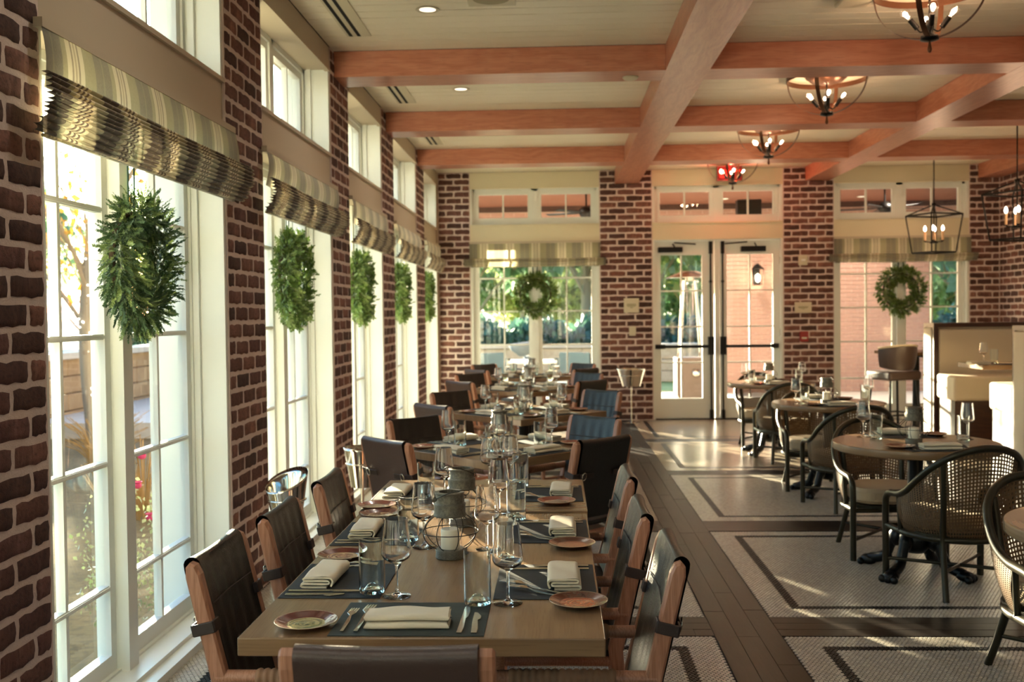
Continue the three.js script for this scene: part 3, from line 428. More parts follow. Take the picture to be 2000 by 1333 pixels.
function tree(name, label, [x, z], h, rad, mt, n, size, seed, lift = 0.45, group) {
  const t = thing(name, label, 'tree', [x, -0.26, z], 0, group), r = rng(seed), c = [], tr = [tube([[0, 0, 0], [rr(-0.1, 0.1, r), h * 0.35, rr(-0.1, 0.1, r)], [rr(-0.2, 0.2, r), h * 0.8, rr(-0.2, 0.2, r)]], 0.03 * h * 0.6, 8, 8)];
  for (let k = 0; k < 9; k++) { const a = k * 2.4, y0 = h * (lift - 0.1 + 0.35 * r()), d = rad * (0.5 + 0.5 * r()), e = [Math.cos(a) * d, Math.min(h * 0.95, y0 + h * 0.25), Math.sin(a) * d]; tr.push(tube([[0, y0, 0], [e[0] * 0.5, y0 + (e[1] - y0) * 0.6, e[2] * 0.5], e], 0.011 * h * 0.6, 6, 6)); c.push([e[0], e[1], e[2], rad * 0.55]); }
  c.push([0, h * (lift + 0.3), 0, rad * 0.8, h * 0.25]); obj('trunk', tr, m.bark, t); leaves('foliage', c, n, size, mt, t, seed + 5); return t;
}
[[-22.5, -38, 10, 3.2, 'leafDeep', 'dark tree at the left edge of the garden beyond the left far window'], [5.4, -41, 9, 2.8, 'leafDeep', 'dark tree behind the patio heater beyond the left door'], [-2.9, -34, 9, 2.3, 'leafDeep', 'dark tree left of the garden beyond the left far window'], [-1.2, -38, 11, 3.2, 'leafOlive', 'olive green tree behind the garden, straight through the left far window'], [1.0, -34, 9.5, 2.6, 'leafDeep', 'dark trunked tree right in the left far window view'], [3.0, -36, 10, 3, 'leafOlive', 'tree seen through the left glazed door'], [12.0, -31, 9, 3, 'leafDeep', 'dark tree beyond the right end of the porch wall'], [15.2, -38, 11, 3.4, 'leafOlive', 'pale green tree far right beyond the porch']].forEach(([x, z, h, rd, k, l], i) => tree('garden_tree', l, [x, z], h, rd, m[k], 2600, 0.45, 300 + i, 0.25));
[[-10, -29.5, 'left'], [-5, -30.5, 'left of centre'], [0, -29.5, 'at the middle'], [5, -30.5, 'right of centre'], [10.5, -29, 'right']].forEach(([x, z, l], i) => { const t = thing('garden_hedge', 'dense blue green hedge bush behind the garden wall, ' + l, 'bush', [x, -0.26, z]), c = []; for (let k = 0; k < 9; k++) c.push([-2.4 + k * 0.6, 0.7 + 0.25 * Math.sin(k * 2 + i), 0.3 * Math.sin(k * 3), 0.8, 0.75]); for (const sx of [-1.4, 0, 1.4]) obj('stem', [rod([sx, 0, 0], [sx * 1.1, 1.0, 0], 0.05)], m.bark, t); leaves('foliage', c, 5200, 0.3, m.leafTeal, t, 400 + i); });
[[-4.6, -43, 'leafDeep', 'low pale tree behind the hedge, left in the left far window'], [-1.6, -45, 'leafOlive', 'low pale tree behind the hedge at the middle of the left far window'], [1.4, -43, 'leafOlive', 'low pale tree behind the hedge, right in the left far window'], [4.6, -44, 'leafDeep', 'low pale tree behind the hedge in the left glazed door'], [14.5, -42, 'leafDeep', 'low pale tree behind the hedge at the right far window']].forEach(([x, z, k, l], i) => tree('garden_tree', l, [x, z], 5.2, 1.9, m[k], 3000, 0.36, 500 + i, 0.12));
function patioChair() { const t = new THREE.Group(); t.name = 'patio_chair'; for (const s of [-1, 1]) { obj('side_frame', [tube([[s * 0.26, 0, 0.24], [s * 0.26, 0.62, 0.22], [s * 0.26, 0.64, 0.1], [s * 0.26, 0.62, -0.2]], 0.014, 20, 8), rod([s * 0.26, 0, -0.3], [s * 0.25, 0.88, -0.27], 0.014)], m.black, t); } obj('seat', [rbox(0.5, 0.05, 0.48, 0.015, 0, 0.42, 0)], m.patioBlue, t); obj('backrest', [rbox(0.5, 0.46, 0.035, 0.012, 0, 0.67, -0.26)], m.patioBlue, t); return t; }
const patioP = patioChair(); let patioN = 0;
[[-0.9, -16.3, 0.7, 'left'], [0.2, -16.1, -0.3, 'middle'], [0.75, -16.9, -1.3, 'right']].forEach(([x, z, a, s]) => { const o = patioN++ ? patioP.clone() : patioP; o.name = numbered('patio_chair'); scene.add(o); o.position.set(x, -0.03, z); o.rotation.y = a; tag(o, 'dark framed blue patio chair outside the left far window, ' + s + ' of three', 'chair'); });
{ const t = thing('patio_table', 'white topped patio table outside the left far window', 'table', [-0.15, -0.03, -17]); obj('tabletop', [rbox(1.3, 0.04, 0.8, 0.01, 0, 0.73, 0)], m.paint, t); for (const [a, b] of [[-1, -1], [1, -1], [-1, 1], [1, 1]]) obj('leg', [rod([a * 0.55, 0, b * 0.32], [a * 0.55, 0.72, b * 0.32], 0.022)], m.black, t); }
{ const t = tree('ornamental_tree', 'bare young tree hung with tiny lights outside the nearest left window', [-6.3, -13.6], 4.6, 1.3, m.leafGold, 420, 0.13, 350, 0.35); const r = rng(9), im = new THREE.InstancedMesh(new THREE.IcosahedronGeometry(0.014, 0), m.fairy, 240), mx = new THREE.Matrix4(); for (let i = 0; i < 240; i++) { const y = 0.4 + r() * 3.6, d = y < 1.4 ? 0.08 : 0.1 + (y - 1.4) * 0.4 * r(); const a = r() * 6.3; im.setMatrixAt(i, mx.makeTranslation(Math.cos(a) * d, y, Math.sin(a) * d)); } im.name = 'string_lights'; im.userData.kind = 'stuff'; t.add(im);
  const b = []; for (let k = 0; k < 16; k++) { const a = k * 2.4, y0 = 1.3 + 0.12 * k; b.push(tube([[0, y0, 0], [Math.cos(a) * 0.35, y0 + 0.45, Math.sin(a) * 0.35], [Math.cos(a) * 0.75, y0 + 1.15, Math.sin(a) * 0.75]], 0.011, 6, 5)); } obj('twigs', b, m.bark, t); }
{ const t = thing('rose_bush', 'rose bush with pink blossoms outside the nearest left window', 'bush', [-2.42, -0.26, -5.55]); const st = [], r = rng(15); for (let k = 0; k < 9; k++) st.push(tube([[0, 0, 0], [rr(-0.1, 0.1, r), 0.5, rr(-0.15, 0.15, r)], [rr(-0.2, 0.2, r), 0.75 + 0.25 * r(), rr(-0.3, 0.3, r)]], 0.006, 8, 5)); obj('stem', st, m.bark, t); leaves('foliage', [[0, 0.55, 0, 0.26, 0.35], [0.05, 0.3, 0.1, 0.25]], 700, 0.028, m.leafOlive, t, 17);
  [[0.12, 1.0, 0.0], [0.1, 0.84, 0.02], [0.16, 0.66, 0.0]].forEach((p) => obj('blossom', [new THREE.IcosahedronGeometry(0.024, 1).scale(1, 0.8, 1).translate(...p), lathe([[0, 0], [0.014, 0.006], [0.029, 0.02], [0.025, 0.022], [0.01, 0.008]], 9).translate(p[0], p[1], p[2])], m.rose, t)); }
for (let k = 0; k < 7; k++) { const z = -4.6 - k * 2.1, t = thing('ornamental_grass', 'clump of tawny ornamental grass outside the left windows, number ' + ['one', 'two', 'three', 'four', 'five', 'six', 'seven'][k] + ' counting away from the viewer', 'grass', [-3.4 - (k % 2) * 1.2 - k * 0.12, -0.26, z]), r = rng(60 + k), b = []; for (let i = 0; i < 90; i++) { const a = r() * 6.3, d = 0.25 + 0.3 * r(), h = 0.4 + 0.35 * r(); b.push(tube([[Math.cos(a) * 0.08, 0, Math.sin(a) * 0.08], [Math.cos(a) * d * 0.5, h * 0.75, Math.sin(a) * d * 0.5], [Math.cos(a) * d, h, Math.sin(a) * d]], 0.004, 4, 3)); } const g = obj('blades', b, m.tawny, t); g.userData.kind = 'stuff'; }
// plain windows in the wall behind the viewer
[[-0.9, 1.0, 'left'], [1.7, 3.6, 'middle'], [4.2, 5.7, 'right']].forEach(([a, b, s]) => makeWindow(b - a + 0.04, 0.3, 3.1, [1.7], 'plain white window in the wall behind the viewer, ' + s, [(a + b) / 2, 0, ZF + 0.15], PI, false));
// ---------- leather sling chairs ----------
const side = (g) => g.rotateY(-PI / 2); // a shape drawn in (z, y), extruded across x
function makeSling() {
  const t = new THREE.Group(), TZ = -0.298, BZ2 = -0.2, TY = 0.852, BY = 0.44, L = Math.hypot(TZ - BZ2, TY - BY), dz = (TZ - BZ2) / L, dy = (TY - BY) / L; // along the post
  const on = (s, off) => [BZ2 + dz * s * L + dy * off, BY + dy * s * L - dz * off]; // (z, y)
  for (const s of [-1, 1]) {
    const pts = [on(0, 0.017), ...[0.5, 0.93].map((k) => on(k, 0.0145)), on(0.985, 0.009), on(1, 0), on(0.985, -0.009), on(0.93, -0.0145), on(0.5, -0.0155), on(0, -0.018), [-0.254, 0], [-0.224, 0]];
    obj('back_post', [wuv(side(extr(pts, 0.024, 0.006)).translate(s * 0.194 + 0.012, 0, 0), s)], m.oak, t);
    obj('front_leg', [rod([s * 0.194, 0, 0.205], [s * 0.194, 0.56, 0.2], 0.014, 12, 0.021)], m.oak, t);
    obj('armrest', [rod([s * 0.194, 0.552, -0.238], [s * 0.194, 0.552, 0.215], 0.019, 14, 0.019), rod([s * 0.194, 0.4, -0.2], [s * 0.194, 0.4, 0.2], 0.016, 10)], m.oak, t);
    const w = []; for (let k = 0; k <= 60; k++) w.push([0.0195 + 0.0045 * Math.abs(Math.sin(k / 60 * PI * 15)), -0.135 + 0.28 * k / 60]); obj('cord_wrapping', [lathe(w, 14).rotateX(PI / 2).translate(s * 0.194, 0.552, 0.005)], m.cord, t);
  }
  obj('rail', [rod([-0.194, 0.4, 0.2], [0.194, 0.4, 0.2], 0.016, 10), rod([-0.194, 0.36, -0.21], [0.194, 0.36, -0.21], 0.015, 10), rod([-0.194, 0.16, -0.005], [0.194, 0.16, -0.005], 0.012, 8), rod([-0.194, 0.16, -0.23], [-0.194, 0.16, 0.203], 0.012, 8), rod([0.194, 0.16, -0.23], [0.194, 0.16, 0.203], 0.012, 8)], m.oak, t);
  const path = []; for (let k = 0; k <= 12; k++) path.push(on(k / 12 * 0.97, 0.0165)); for (let k = 1; k < 8; k++) { const a = k / 8 * PI; const c = on(0.985, -0.007); path.push([c[0] + (dy * Math.cos(a) + dz * Math.sin(a)) * 0.0235, c[1] + (-dz * Math.cos(a) + dy * Math.sin(a)) * 0.0235]); } for (let k = 12; k >= 0; k--) path.push(on(0.03 + k / 12 * 0.94, -0.0305));
  const n = path.length - 1; let len = [0]; for (let k = 1; k <= n; k++) len.push(len[k - 1] + Math.hypot(path[k][0] - path[k - 1][0], path[k][1] - path[k - 1][1]));
  const W = 0.358, front = 13;
  obj('back_sling', [surf((u, v) => { const k = Math.round(v * n), [z, y] = path[k], x = (u - 0.5) * W, bow = 0.012 * (1 - (2 * u - 1) ** 2) * (k <= front ? 1 : -0.3), pl = (k > 1 && k < front ? 0.0024 * Math.sin(u * 2 * PI * 5 + 0.6) * Math.sin(PI * k / front) : 0); const drop = -0.006 * (1 - (2 * u - 1) ** 2) * (k >= front - 2 && k <= front + 9 ? 1 : 0); return [x, y + drop + (bow) * dz * 0, z - bow * (k <= front ? 1 : 0.6) + pl]; }, 30, n, (u, v) => [u * W, len[Math.round(v * n)]])], m.leather, t);
  obj('seat_sling', [surf((u, v) => { const a = v * 2 * PI, z = -0.005 + 0.208 * Math.cos(a), q = Math.sign(Math.sin(a)) * Math.pow(Math.abs(Math.sin(a)), 0.5); return [(u - 0.5) * 0.36, 0.415 + 0.022 * q - 0.02 * (1 - (2 * u - 1) ** 2) * Math.abs(Math.sin(a)), z]; }, 10, 32, (u, v) => [u * 0.36, v * 0.9])], m.leather, t);
  obj('seam', [tube([[-0.17, on(0.72, 0.018)[1], on(0.72, 0.019)[0]], [-0.09, on(0.72, 0.018)[1] - 0.002, on(0.72, 0.014)[0]], [0, on(0.72, 0.018)[1] - 0.003, on(0.72, 0.009)[0]], [0.09, on(0.72, 0.018)[1] - 0.002, on(0.72, 0.014)[0]], [0.17, on(0.72, 0.018)[1], on(0.72, 0.019)[0]]], 0.0022, 16, 5)], m.strap, t);
  const ang = Math.atan2(dz, dy), c = on(0.6, 0), b = on(0.6, -0.0385);
  for (const s of [-1, 1]) {
    const st = new THREE.Mesh(merge([rbox(0.046, 0.032, 0.008, 0.003, s * 0.194, 0, 0.0235), rbox(0.046, 0.032, 0.008, 0.003, s * 0.194, 0, -0.0335), rbox(0.007, 0.032, 0.06, 0.003, s * 0.2165, 0, -0.005), rbox(0.007, 0.032, 0.05, 0.003, s * 0.172, 0, -0.002)]), m.strap); st.name = 'strap'; st.position.set(0, c[1], c[0]); st.rotation.x = ang; t.add(st);
    const tail = new THREE.Mesh(rbox(0.1, 0.028, 0.006, 0.0025, s * 0.125, 0, 0), m.strap); tail.name = 'strap_tail'; tail.position.set(0, b[1], b[0] - 0.003); tail.rotation.x = ang; t.add(tail);
    const bk = new THREE.Mesh(merge([new THREE.TorusGeometry(0.018, 0.0025, 6, 14).scale(0.8, 1.1, 1).translate(s * 0.15, 0, 0)]), m.steel); bk.name = 'buckle'; bk.position.set(0, b[1], b[0] - 0.008); bk.rotation.x = ang; t.add(bk);
  }
  return t;
}
const slingProto = makeSling(); let slingFirst = true;
function sling(x, z, turn, label, group, dark = true) { const t = slingFirst ? slingProto : slingProto.clone(); slingFirst = false; t.name = numbered('sling_chair'); scene.add(t); t.position.set(x, 0, z); t.rotation.y = turn; tag(t, label, 'chair', group); if (!dark) t.traverse((o) => { if (/sling/.test(o.name) && o.isMesh) o.material = m.leatherBrown; }); return t; }
const seat3 = ['nearest', 'middle', 'farthest'];
[-2.845, -3.405, -4.075].forEach((z, i) => sling([-0.672, -0.645, -0.628][i], z, PI / 2, seat3[i] + ' dark leather sling armchair on the window side of the long table'));
[-2.85, -3.42, -4.15].forEach((z, i) => sling([0.015, -0.025, -0.018][i], z, -PI / 2, seat3[i] + ' dark leather sling armchair on the aisle side of the long table'));
sling(-0.337, -2.26, PI, 'leather sling armchair seen from behind at the near end of the long table', null, false);
const DT = [[-0.33, -5.8], [-0.26, -7.85], [-0.3, -10.3], [-0.3, -12.35]], dName = ['first cornerwise table', 'second cornerwise table', 'third cornerwise table', 'farthest cornerwise table'];
const dSeats = [[-1, 1, 'window side near seat', 3 * PI / 4], [1, 1, 'aisle side near seat', -3 * PI / 4], [-1, -1, 'window side far seat', PI / 4], [1, -1, 'aisle side far seat', -PI / 4]];
DT.forEach(([x, z], i) => dSeats.forEach(([sx, sz, nm, a], k) => { if (i === 1 && k === 1) return; const d = i === 0 ? 0.335 : 0.4; sling(x + sx * d * 1.05, z + sz * d, a, 'leather sling armchair at the ' + nm + ' of the ' + dName[i], null, !(k === 0)); }));

// ---------- tables ----------
const TOP = 0.75;
function pedestal(t, x, z, h, fx = 0.4, fz = 0.4, iron = m.black) { obj('pedestal', [cyl(0.04, 0.045, h - 0.06, x, h / 2, z), rbox(fx, 0.03, 0.08, 0.01, x, 0.017, z), rbox(0.08, 0.03, fz, 0.01, x, 0.018, z), rbox(0.4, 0.02, 0.06, 0.005, x, h - 0.02, z), rbox(0.06, 0.02, 0.4, 0.005, x, h - 0.02, z)], iron, t); }
{ const t = thing('dining_table', 'nearest long greige wood table set for five', 'table', [-0.327, 0, -3.1025]); obj('tabletop', [rbox(0.866, 0.045, 1.485, 0.004, 0, TOP - 0.0225, 0)], m.table, t); pedestal(t, 0, -0.3, TOP - 0.045, 0.12, 0.5); pedestal(t, 0, 0.26, TOP - 0.045, 0.12, 0.4); }
{ const t = thing('dining_table', 'short greige table pushed against the far end of the long table', 'table', [-0.327, 0, -4.232]); obj('tabletop', [rbox(0.874, 0.045, 0.735, 0.004, 0, TOP - 0.0175, 0)], m.table, t); pedestal(t, 0, 0, TOP - 0.04, 0.12, 0.5); }
DT.forEach(([x, z], i) => { const t = thing('dining_table', 'square greige table turned cornerwise, the ' + ['first behind the long table', 'second behind the long table', 'third behind the long table', 'farthest, by the garden window'][i], 'table', [x, 0, z], PI / 4); obj('tabletop', [rbox(0.9, 0.045, 0.9, 0.004, 0, TOP - 0.0225, 0)], m.table, t); pedestal(t, 0, 0, TOP - 0.045); });

// ---------- table ware ----------
const ware = {};
{ const g = new THREE.Group(); g.name = 'wine_glass'; const pr = [[0, 0], [0.0375, 0.0008], [0.038, 0.0022], [0.014, 0.0055], [0.0048, 0.012], [0.0037, 0.03], [0.0037, 0.082], [0.008, 0.088], [0.02, 0.0945], [0.035, 0.104], [0.0402, 0.115], [0.0395, 0.13], [0.0352, 0.172], [0.0312, 0.21], [0.0301, 0.21], [0.034, 0.172], [0.0383, 0.13], [0.0388, 0.116], [0.0335, 0.1058], [0.018, 0.0972], [0, 0.095]]; obj('bowl_and_stem', [lathe(pr, 40)], m.glass, g); ware.wine = g; }
{ const g = new THREE.Group(); g.name = 'water_tumbler'; obj('tumbler_body', [lathe([[0, 0.012], [0.012, 0.009], [0.022, 0.003], [0.03, 0], [0.034, 0.002], [0.0352, 0.008], [0.0355, 0.142], [0.0343, 0.1424], [0.0334, 0.012], [0.028, 0.0085], [0.02, 0.013], [0.011, 0.023], [0, 0.0265]], 36)], m.glassGreen, g); ware.tumbler = g; }
function forkGeo(k) { const L = 0.2 * k, w = 0.0125 * k, p = [[-0.0045 * k, 0], [0.0045 * k, 0], [0.004 * k, 0.09 * k], [0.003 * k, 0.125 * k], [w, 0.142 * k], [w, L], [w * 0.72, L], [w * 0.62, 0.155 * k], [w * 0.5, 0.155 * k], [w * 0.42, L], [w * 0.14, L], [w * 0.1, 0.155 * k], [-w * 0.1, 0.155 * k], [-w * 0.14, L], [-w * 0.42, L], [-w * 0.5, 0.155 * k], [-w * 0.62, 0.155 * k], [-w * 0.72, L], [-w, L], [-w, 0.142 * k], [-0.003 * k, 0.125 * k], [-0.004 * k, 0.09 * k]]; return bend(extr(p, 0.0022, 0.0005), (z) => 0.004 + 0.009 * Math.max(0, Math.sin((z / L - 0.45) * 4.6)) * (z > 0.45 * L ? 1 : 0)); }
function bend(g, f) { g.rotateX(-PI / 2); const p = g.attributes.position; for (let i = 0; i < p.count; i++) p.setY(i, p.getY(i) + f(-p.getZ(i)) - 0.002); g.computeVertexNormals(); return g; } // shape y runs to -z
function knifeGeo(k, but) { const L = 0.225 * k, p = but ? [[-0.006, 0], [0.006, 0], [0.0085, 0.03], [0.006, 0.09], [0.005, 0.1], [0.012, 0.11], [0.013, 0.13], [0.004, 0.158], [-0.004, 0.16], [-0.006, 0.1]] : [[-0.0055, 0], [0.0055, 0], [0.0075, 0.04], [0.0055, 0.105], [0.005, 0.115], [0.0095, 0.125], [0.0105, 0.17], [0.007, 0.205], [-0.002, L], [-0.005, 0.2], [-0.0055, 0.11]]; return bend(extr(p.map((q) => [q[0], q[1]]), 0.0024, 0.0006), () => 0.003); }
ware.fork = (() => { const g = new THREE.Group(); g.name = 'dinner_fork'; obj('tined_body', [forkGeo(1)], m.steel, g); return g; })();
ware.salad = (() => { const g = new THREE.Group(); g.name = 'salad_fork'; obj('tined_body', [forkGeo(0.84)], m.steel, g); return g; })();
ware.knife = (() => { const g = new THREE.Group(); g.name = 'dinner_knife'; obj('blade_and_handle', [knifeGeo(1)], m.steel, g); return g; })();
ware.butter = (() => { const g = new THREE.Group(); g.name = 'butter_knife'; obj('blade_and_handle', [knifeGeo(1, true)], m.steel, g); return g; })();
ware.napkin = (() => { // a rolled fold: layered cloth seen at both ends
  const mid = [[-0.028, 0.003], [0.036, 0.003], [0.044, 0.008], [0.036, 0.0125], [-0.03, 0.0125], [-0.035, 0.0165], [-0.03, 0.0205], [0.03, 0.0205], [0.037, 0.0245], [0.03, 0.0285], [-0.036, 0.0285], [-0.045, 0.018], [-0.04, 0.006]], h = 0.0026; const g = new THREE.Group(); g.name = 'folded_napkin';
  const cv = new THREE.CatmullRomCurve3(mid.map((p) => V(p[0], p[1], 0)), false, 'catmullrom', 0.35), N = 70, A = [], B = []; for (let i = 0; i <= N; i++) { const p = cv.getPointAt(i / N), d = cv.getTangentAt(i / N); A.push([p.x - d.y * h, p.y + d.x * h]); B.push([p.x + d.y * h, p.y - d.x * h]); }
  const loop = [...A, ...B.reverse()], n = loop.length, W = 0.2;
  const sk = surf((u, v) => { const q = loop[Math.round(v * n) % n]; const w = 0.0018 * Math.sin(u * 9 + q[0] * 60) * (q[1] > 0.02 ? 1 : 0.2); return [(u - 0.5) * W * (1 + 0.03 * Math.sin(q[1] * 300)), Math.max(0.0004, q[1] + w + 0.0025 * Math.sin(u * PI) * (q[1] / 0.03)), q[0]]; }, 14, n, (u, v) => [u * W, v * 0.9]);
  const cap = new THREE.ShapeGeometry(new THREE.Shape(loop.map((p) => new THREE.Vector2(p[0], p[1])))); obj('cloth', [sk, cap.clone().rotateY(-PI / 2).translate(-W / 2, 0, 0), cap.clone().rotateY(-PI / 2).translate(W / 2, 0, 0)], m.linen, g); return g; })();
const plateProf = [[0, 0.006], [0.045, 0.006], [0.052, 0.008], [0.07, 0.0145], [0.0755, 0.0165], [0.076, 0.0155], [0.07, 0.0115], [0.052, 0.003], [0.046, 0], [0, 0]];
function makePlate(mapT) { const g = new THREE.Group(); g.name = 'bread_plate'; const q = lathe(plateProf, 40), p = q.attributes.position; for (let i = 0; i < p.count; i++) q.attributes.uv.setXY(i, 0.5 + p.getX(i) / 0.155, 0.5 - p.getZ(i) / 0.155); obj('glazed_plate', [q], P({ map: mapT, roughness: 0.25, clearcoat: 0.8, clearcoatRoughness: 0.08 }), g); return g; }
ware.plates = [T.p1, T.p2, T.p3, T.p4].map(makePlate);
ware.mats = [m.mat, m.mat2].map((mt) => { const g = new THREE.Group(); g.name = 'placemat'; obj('woven_mat', [rbox(0.37, 0.0028, 0.275, 0.001, 0, 0.0014, 0)], mt, g); return g; });
ware.lantern = (() => {
  const g = new THREE.Group(); g.name = 'table_lantern';
  obj('base_ring', [lathe([[0, 0.002], [0.044, 0], [0.0465, 0.004], [0.045, 0.02], [0.047, 0.026], [0.043, 0.03], [0, 0.03]], 32)], m.galv, g);
  obj('cap_ring', [lathe([[0.033, 0.206], [0.0445, 0.206], [0.0465, 0.203], [0.0445, 0.199], [0.0435, 0.196], [0.0435, 0.174], [0.047, 0.172], [0.0505, 0.168], [0.0485, 0.164], [0.0485, 0.14], [0.0515, 0.137], [0.0515, 0.133], [0.05, 0.131], [0.04, 0.134], [0.038, 0.16], [0.034, 0.178], [0.033, 0.206]], 32)], m.galv, g);
  obj('chimney', [lathe([[0.036, 0.03], [0.037, 0.06], [0.0365, 0.15]], 28)], m.thin, g);
  obj('candle', [lathe([[0, 0.03], [0.029, 0.03], [0.029, 0.088], [0.026, 0.091], [0.012, 0.087], [0, 0.087]], 24), cyl(0.001, 0.001, 0.012, 0, 0.092, 0, 6)], m.candle, g);
  for (let k = 0; k < 8; k++) { const a = k * PI / 4 + 0.2, q = []; for (let i = 0; i <= 10; i++) { const s = i / 10, r = 0.044 + 0.043 * Math.sin(Math.min(1, s * 1.02) * PI) ** 0.75; q.push([Math.cos(a) * r, 0.03 + s * 0.106, Math.sin(a) * r]); } obj('cage_wire', [tube(q, 0.0015, 18, 6)], m.wire, g); }
  obj('cage_hoop', [new THREE.TorusGeometry(0.0875, 0.0015, 6, 48).rotateX(PI / 2).translate(0, 0.083, 0)], m.wire, g);
  const bail = []; for (let k = 0; k <= 12; k++) { const a = k / 12 * PI; bail.push([Math.cos(a) * 0.052, 0.186 + Math.sin(a) * 0.035, Math.sin(a) * 0.082]); }
  obj('bail_handle', [tube(bail, 0.0016, 24, 6), new THREE.TorusGeometry(0.006, 0.0016, 6, 14).translate(0.052, 0.186, 0), new THREE.TorusGeometry(0.006, 0.0016, 6, 14).translate(-0.052, 0.186, 0)], m.wire, g);
  return g;
})();
const firstOf = new Set();
function put(root, cat, [x, y, z], turn, label, group) { const f = !firstOf.has(root.uuid), o = f ? root : root.clone(); if (f) { firstOf.add(root.uuid); root.userData.base = root.name; } const nm = root.userData.base ?? root.name; o.name = numbered(nm); scene.add(o); o.position.set(x, y, z); o.rotation.set(0, turn, 0); tag(o, label, cat, group); if (f) root.userData.base = nm; return o; }
// a setting: (ox, oz) on the table edge, a = direction the diner faces (0 = -z), right hand side positive
function setting(ox, oz, a, phrase, o = {}) {
  const ix = -Math.sin(a), iz = -Math.cos(a), rx = -iz, rz = ix, Y = o.y ?? TOP, at = (r, d, y = 0) => [ox + rx * r + ix * d, Y + y, oz + rz * r + iz * d], j = (s) => rr(-s, s), md = 0.142;
  if (o.mat !== null) put(ware.mats[o.mat ?? 0], 'placemat', at(0, md), a, ['dark woven', 'grey green woven'][o.mat ?? 0] + ' placemat ' + phrase);
  if (o.plate !== null) { const [pr, pd] = o.plateAt ?? [-0.255, 0.085]; put(ware.plates[o.plate ?? 1], 'plate', at(pr, pd), a + (o.spin ?? 0), ['green centred oxblood bread plate', 'cream centred oxblood bread plate', 'orange centred brown bread plate', 'pale centred rust bread plate'][o.plate ?? 1] + ' ' + phrase); }
  const [nr, nd] = o.napAt ?? [-0.005, 0.09]; if (!o.bare) put(ware.napkin, 'napkin', at(nr, nd, 0.003), a + j(0.04), 'cream folded napkin ' + phrase);
  if (!o.noFork) { const sk = o.skew ?? 0, fd = sk ? 0.1 : 0.025, fr = sk ? -0.02 : 0; put(ware.fork, 'fork', at(-0.122 + fr, fd, 0.003), a + j(0.03) + sk, 'larger inner fork ' + phrase); put(ware.salad, 'fork', at(-0.155 + fr, fd, 0.003), a + j(0.03) + sk, 'smaller outer fork ' + phrase); }
  if (!o.noKnife) { put(ware.knife, 'knife', at(0.125, 0.018, 0.003), a + j(0.03), 'steel dinner knife ' + phrase); put(ware.butter, 'knife', at(0.16, 0.018, 0.003), a + j(0.04), 'short butter knife ' + phrase); }
  const dry = (p) => Y + (o.onMat ? 0.003 : 0.0005);
  if (o.tum) put(ware.tumbler, 'tumbler', [o.tum[0], Y + (o.tum[2] ?? 0.0005), o.tum[1]], j(3), 'clear water tumbler ' + phrase);
  if (o.wine) put(ware.wine, 'wine glass', [o.wine[0], Y + (o.wine[2] ?? 0.0005), o.wine[1]], j(3), 'stemmed wine glass ' + phrase);
}
const LT = 'of the long table';
setting(-0.363, -2.367, 0, 'at the near end ' + LT, { mat: 1, plate: 0, tum: [-0.213, -2.637, 0.003], wine: [-0.134, -2.645] });
setting(-0.757, -2.875, -PI / 2, 'at the nearest window side seat ' + LT, { plate: 1, plateAt: [-0.268, 0.082], tum: [-0.508, -2.744, 0.003], wine: [-0.436, -2.712] });
setting(-0.757, -3.495, -PI / 2, 'at the middle window side seat ' + LT, { plate: 1, plateAt: [-0.3, 0.09], tum: [-0.502, -3.383, 0.003], wine: [-0.437, -3.285] });
setting(-0.757, -4.2, -PI / 2, 'at the farthest window side seat ' + LT, { y: TOP + 0.005, plate: 3, plateAt: [0.26, 0.05], tum: [-0.541, -4.16, 0.003], wine: [-0.462, -4.12] });
setting(0.104, -2.865, PI / 2, 'at the nearest aisle side seat ' + LT, { plate: 2, plateAt: [-0.232, 0.055], skew: -0.6, tum: [-0.165, -3.085], wine: [-0.228, -3.23] });
setting(0.104, -3.527, PI / 2, 'at the middle aisle side seat ' + LT, { plate: 2, plateAt: [-0.232, 0.062], skew: -0.5, tum: [-0.155, -3.735], wine: [-0.222, -3.815] });
setting(0.104, -4.24, PI / 2, 'at the farthest aisle side seat ' + LT, { y: TOP + 0.005, plate: 3, plateAt: [-0.222, 0.112], skew: -0.5, tum: [-0.164, -4.433], wine: [-0.21, -4.5] });
put(ware.lantern, 'lantern', [-0.337, TOP, -3.15], 0.6, 'galvanised wire cage candle lantern nearest the viewer on the long table');
put(ware.lantern, 'lantern', [-0.345, TOP, -3.63], -0.4, 'galvanised wire cage candle lantern farther along the long table, its handle tilted');
put(ware.wine, 'wine glass', [-0.3, TOP + 0.0055, -4.44], 0, 'stemmed wine glass alone in the middle of the short joined table');
DT.forEach(([x, z], i) => {
  dSeats.forEach(([sx, sz, nm, a], k) => { const f = Math.atan2(-(-sx), -(-sz)); const dx = -sx * Math.SQRT1_2, dz = -sz * Math.SQRT1_2, A = Math.atan2(-dx, -dz), ex = x - dx * 0.445, ez = z - dz * 0.445, rx = -dz, rz = dx; const w = (r, d) => [ex + rx * r + dx * d, ez + rz * r + dz * d];
    setting(ex, ez, A, 'at the ' + nm + ' of the ' + dName[i], { plate: [3, 2, 1, 3][k], noFork: i > 1, noKnife: i > 0, plateAt: [-0.25, 0.1], tum: w(0.14, 0.26).concat(0.003), wine: w(0.22, 0.25) }); });
  put(ware.lantern, 'lantern', [x, TOP, z], i + 1, 'galvanised candle lantern in the middle of the ' + dName[i]);
});
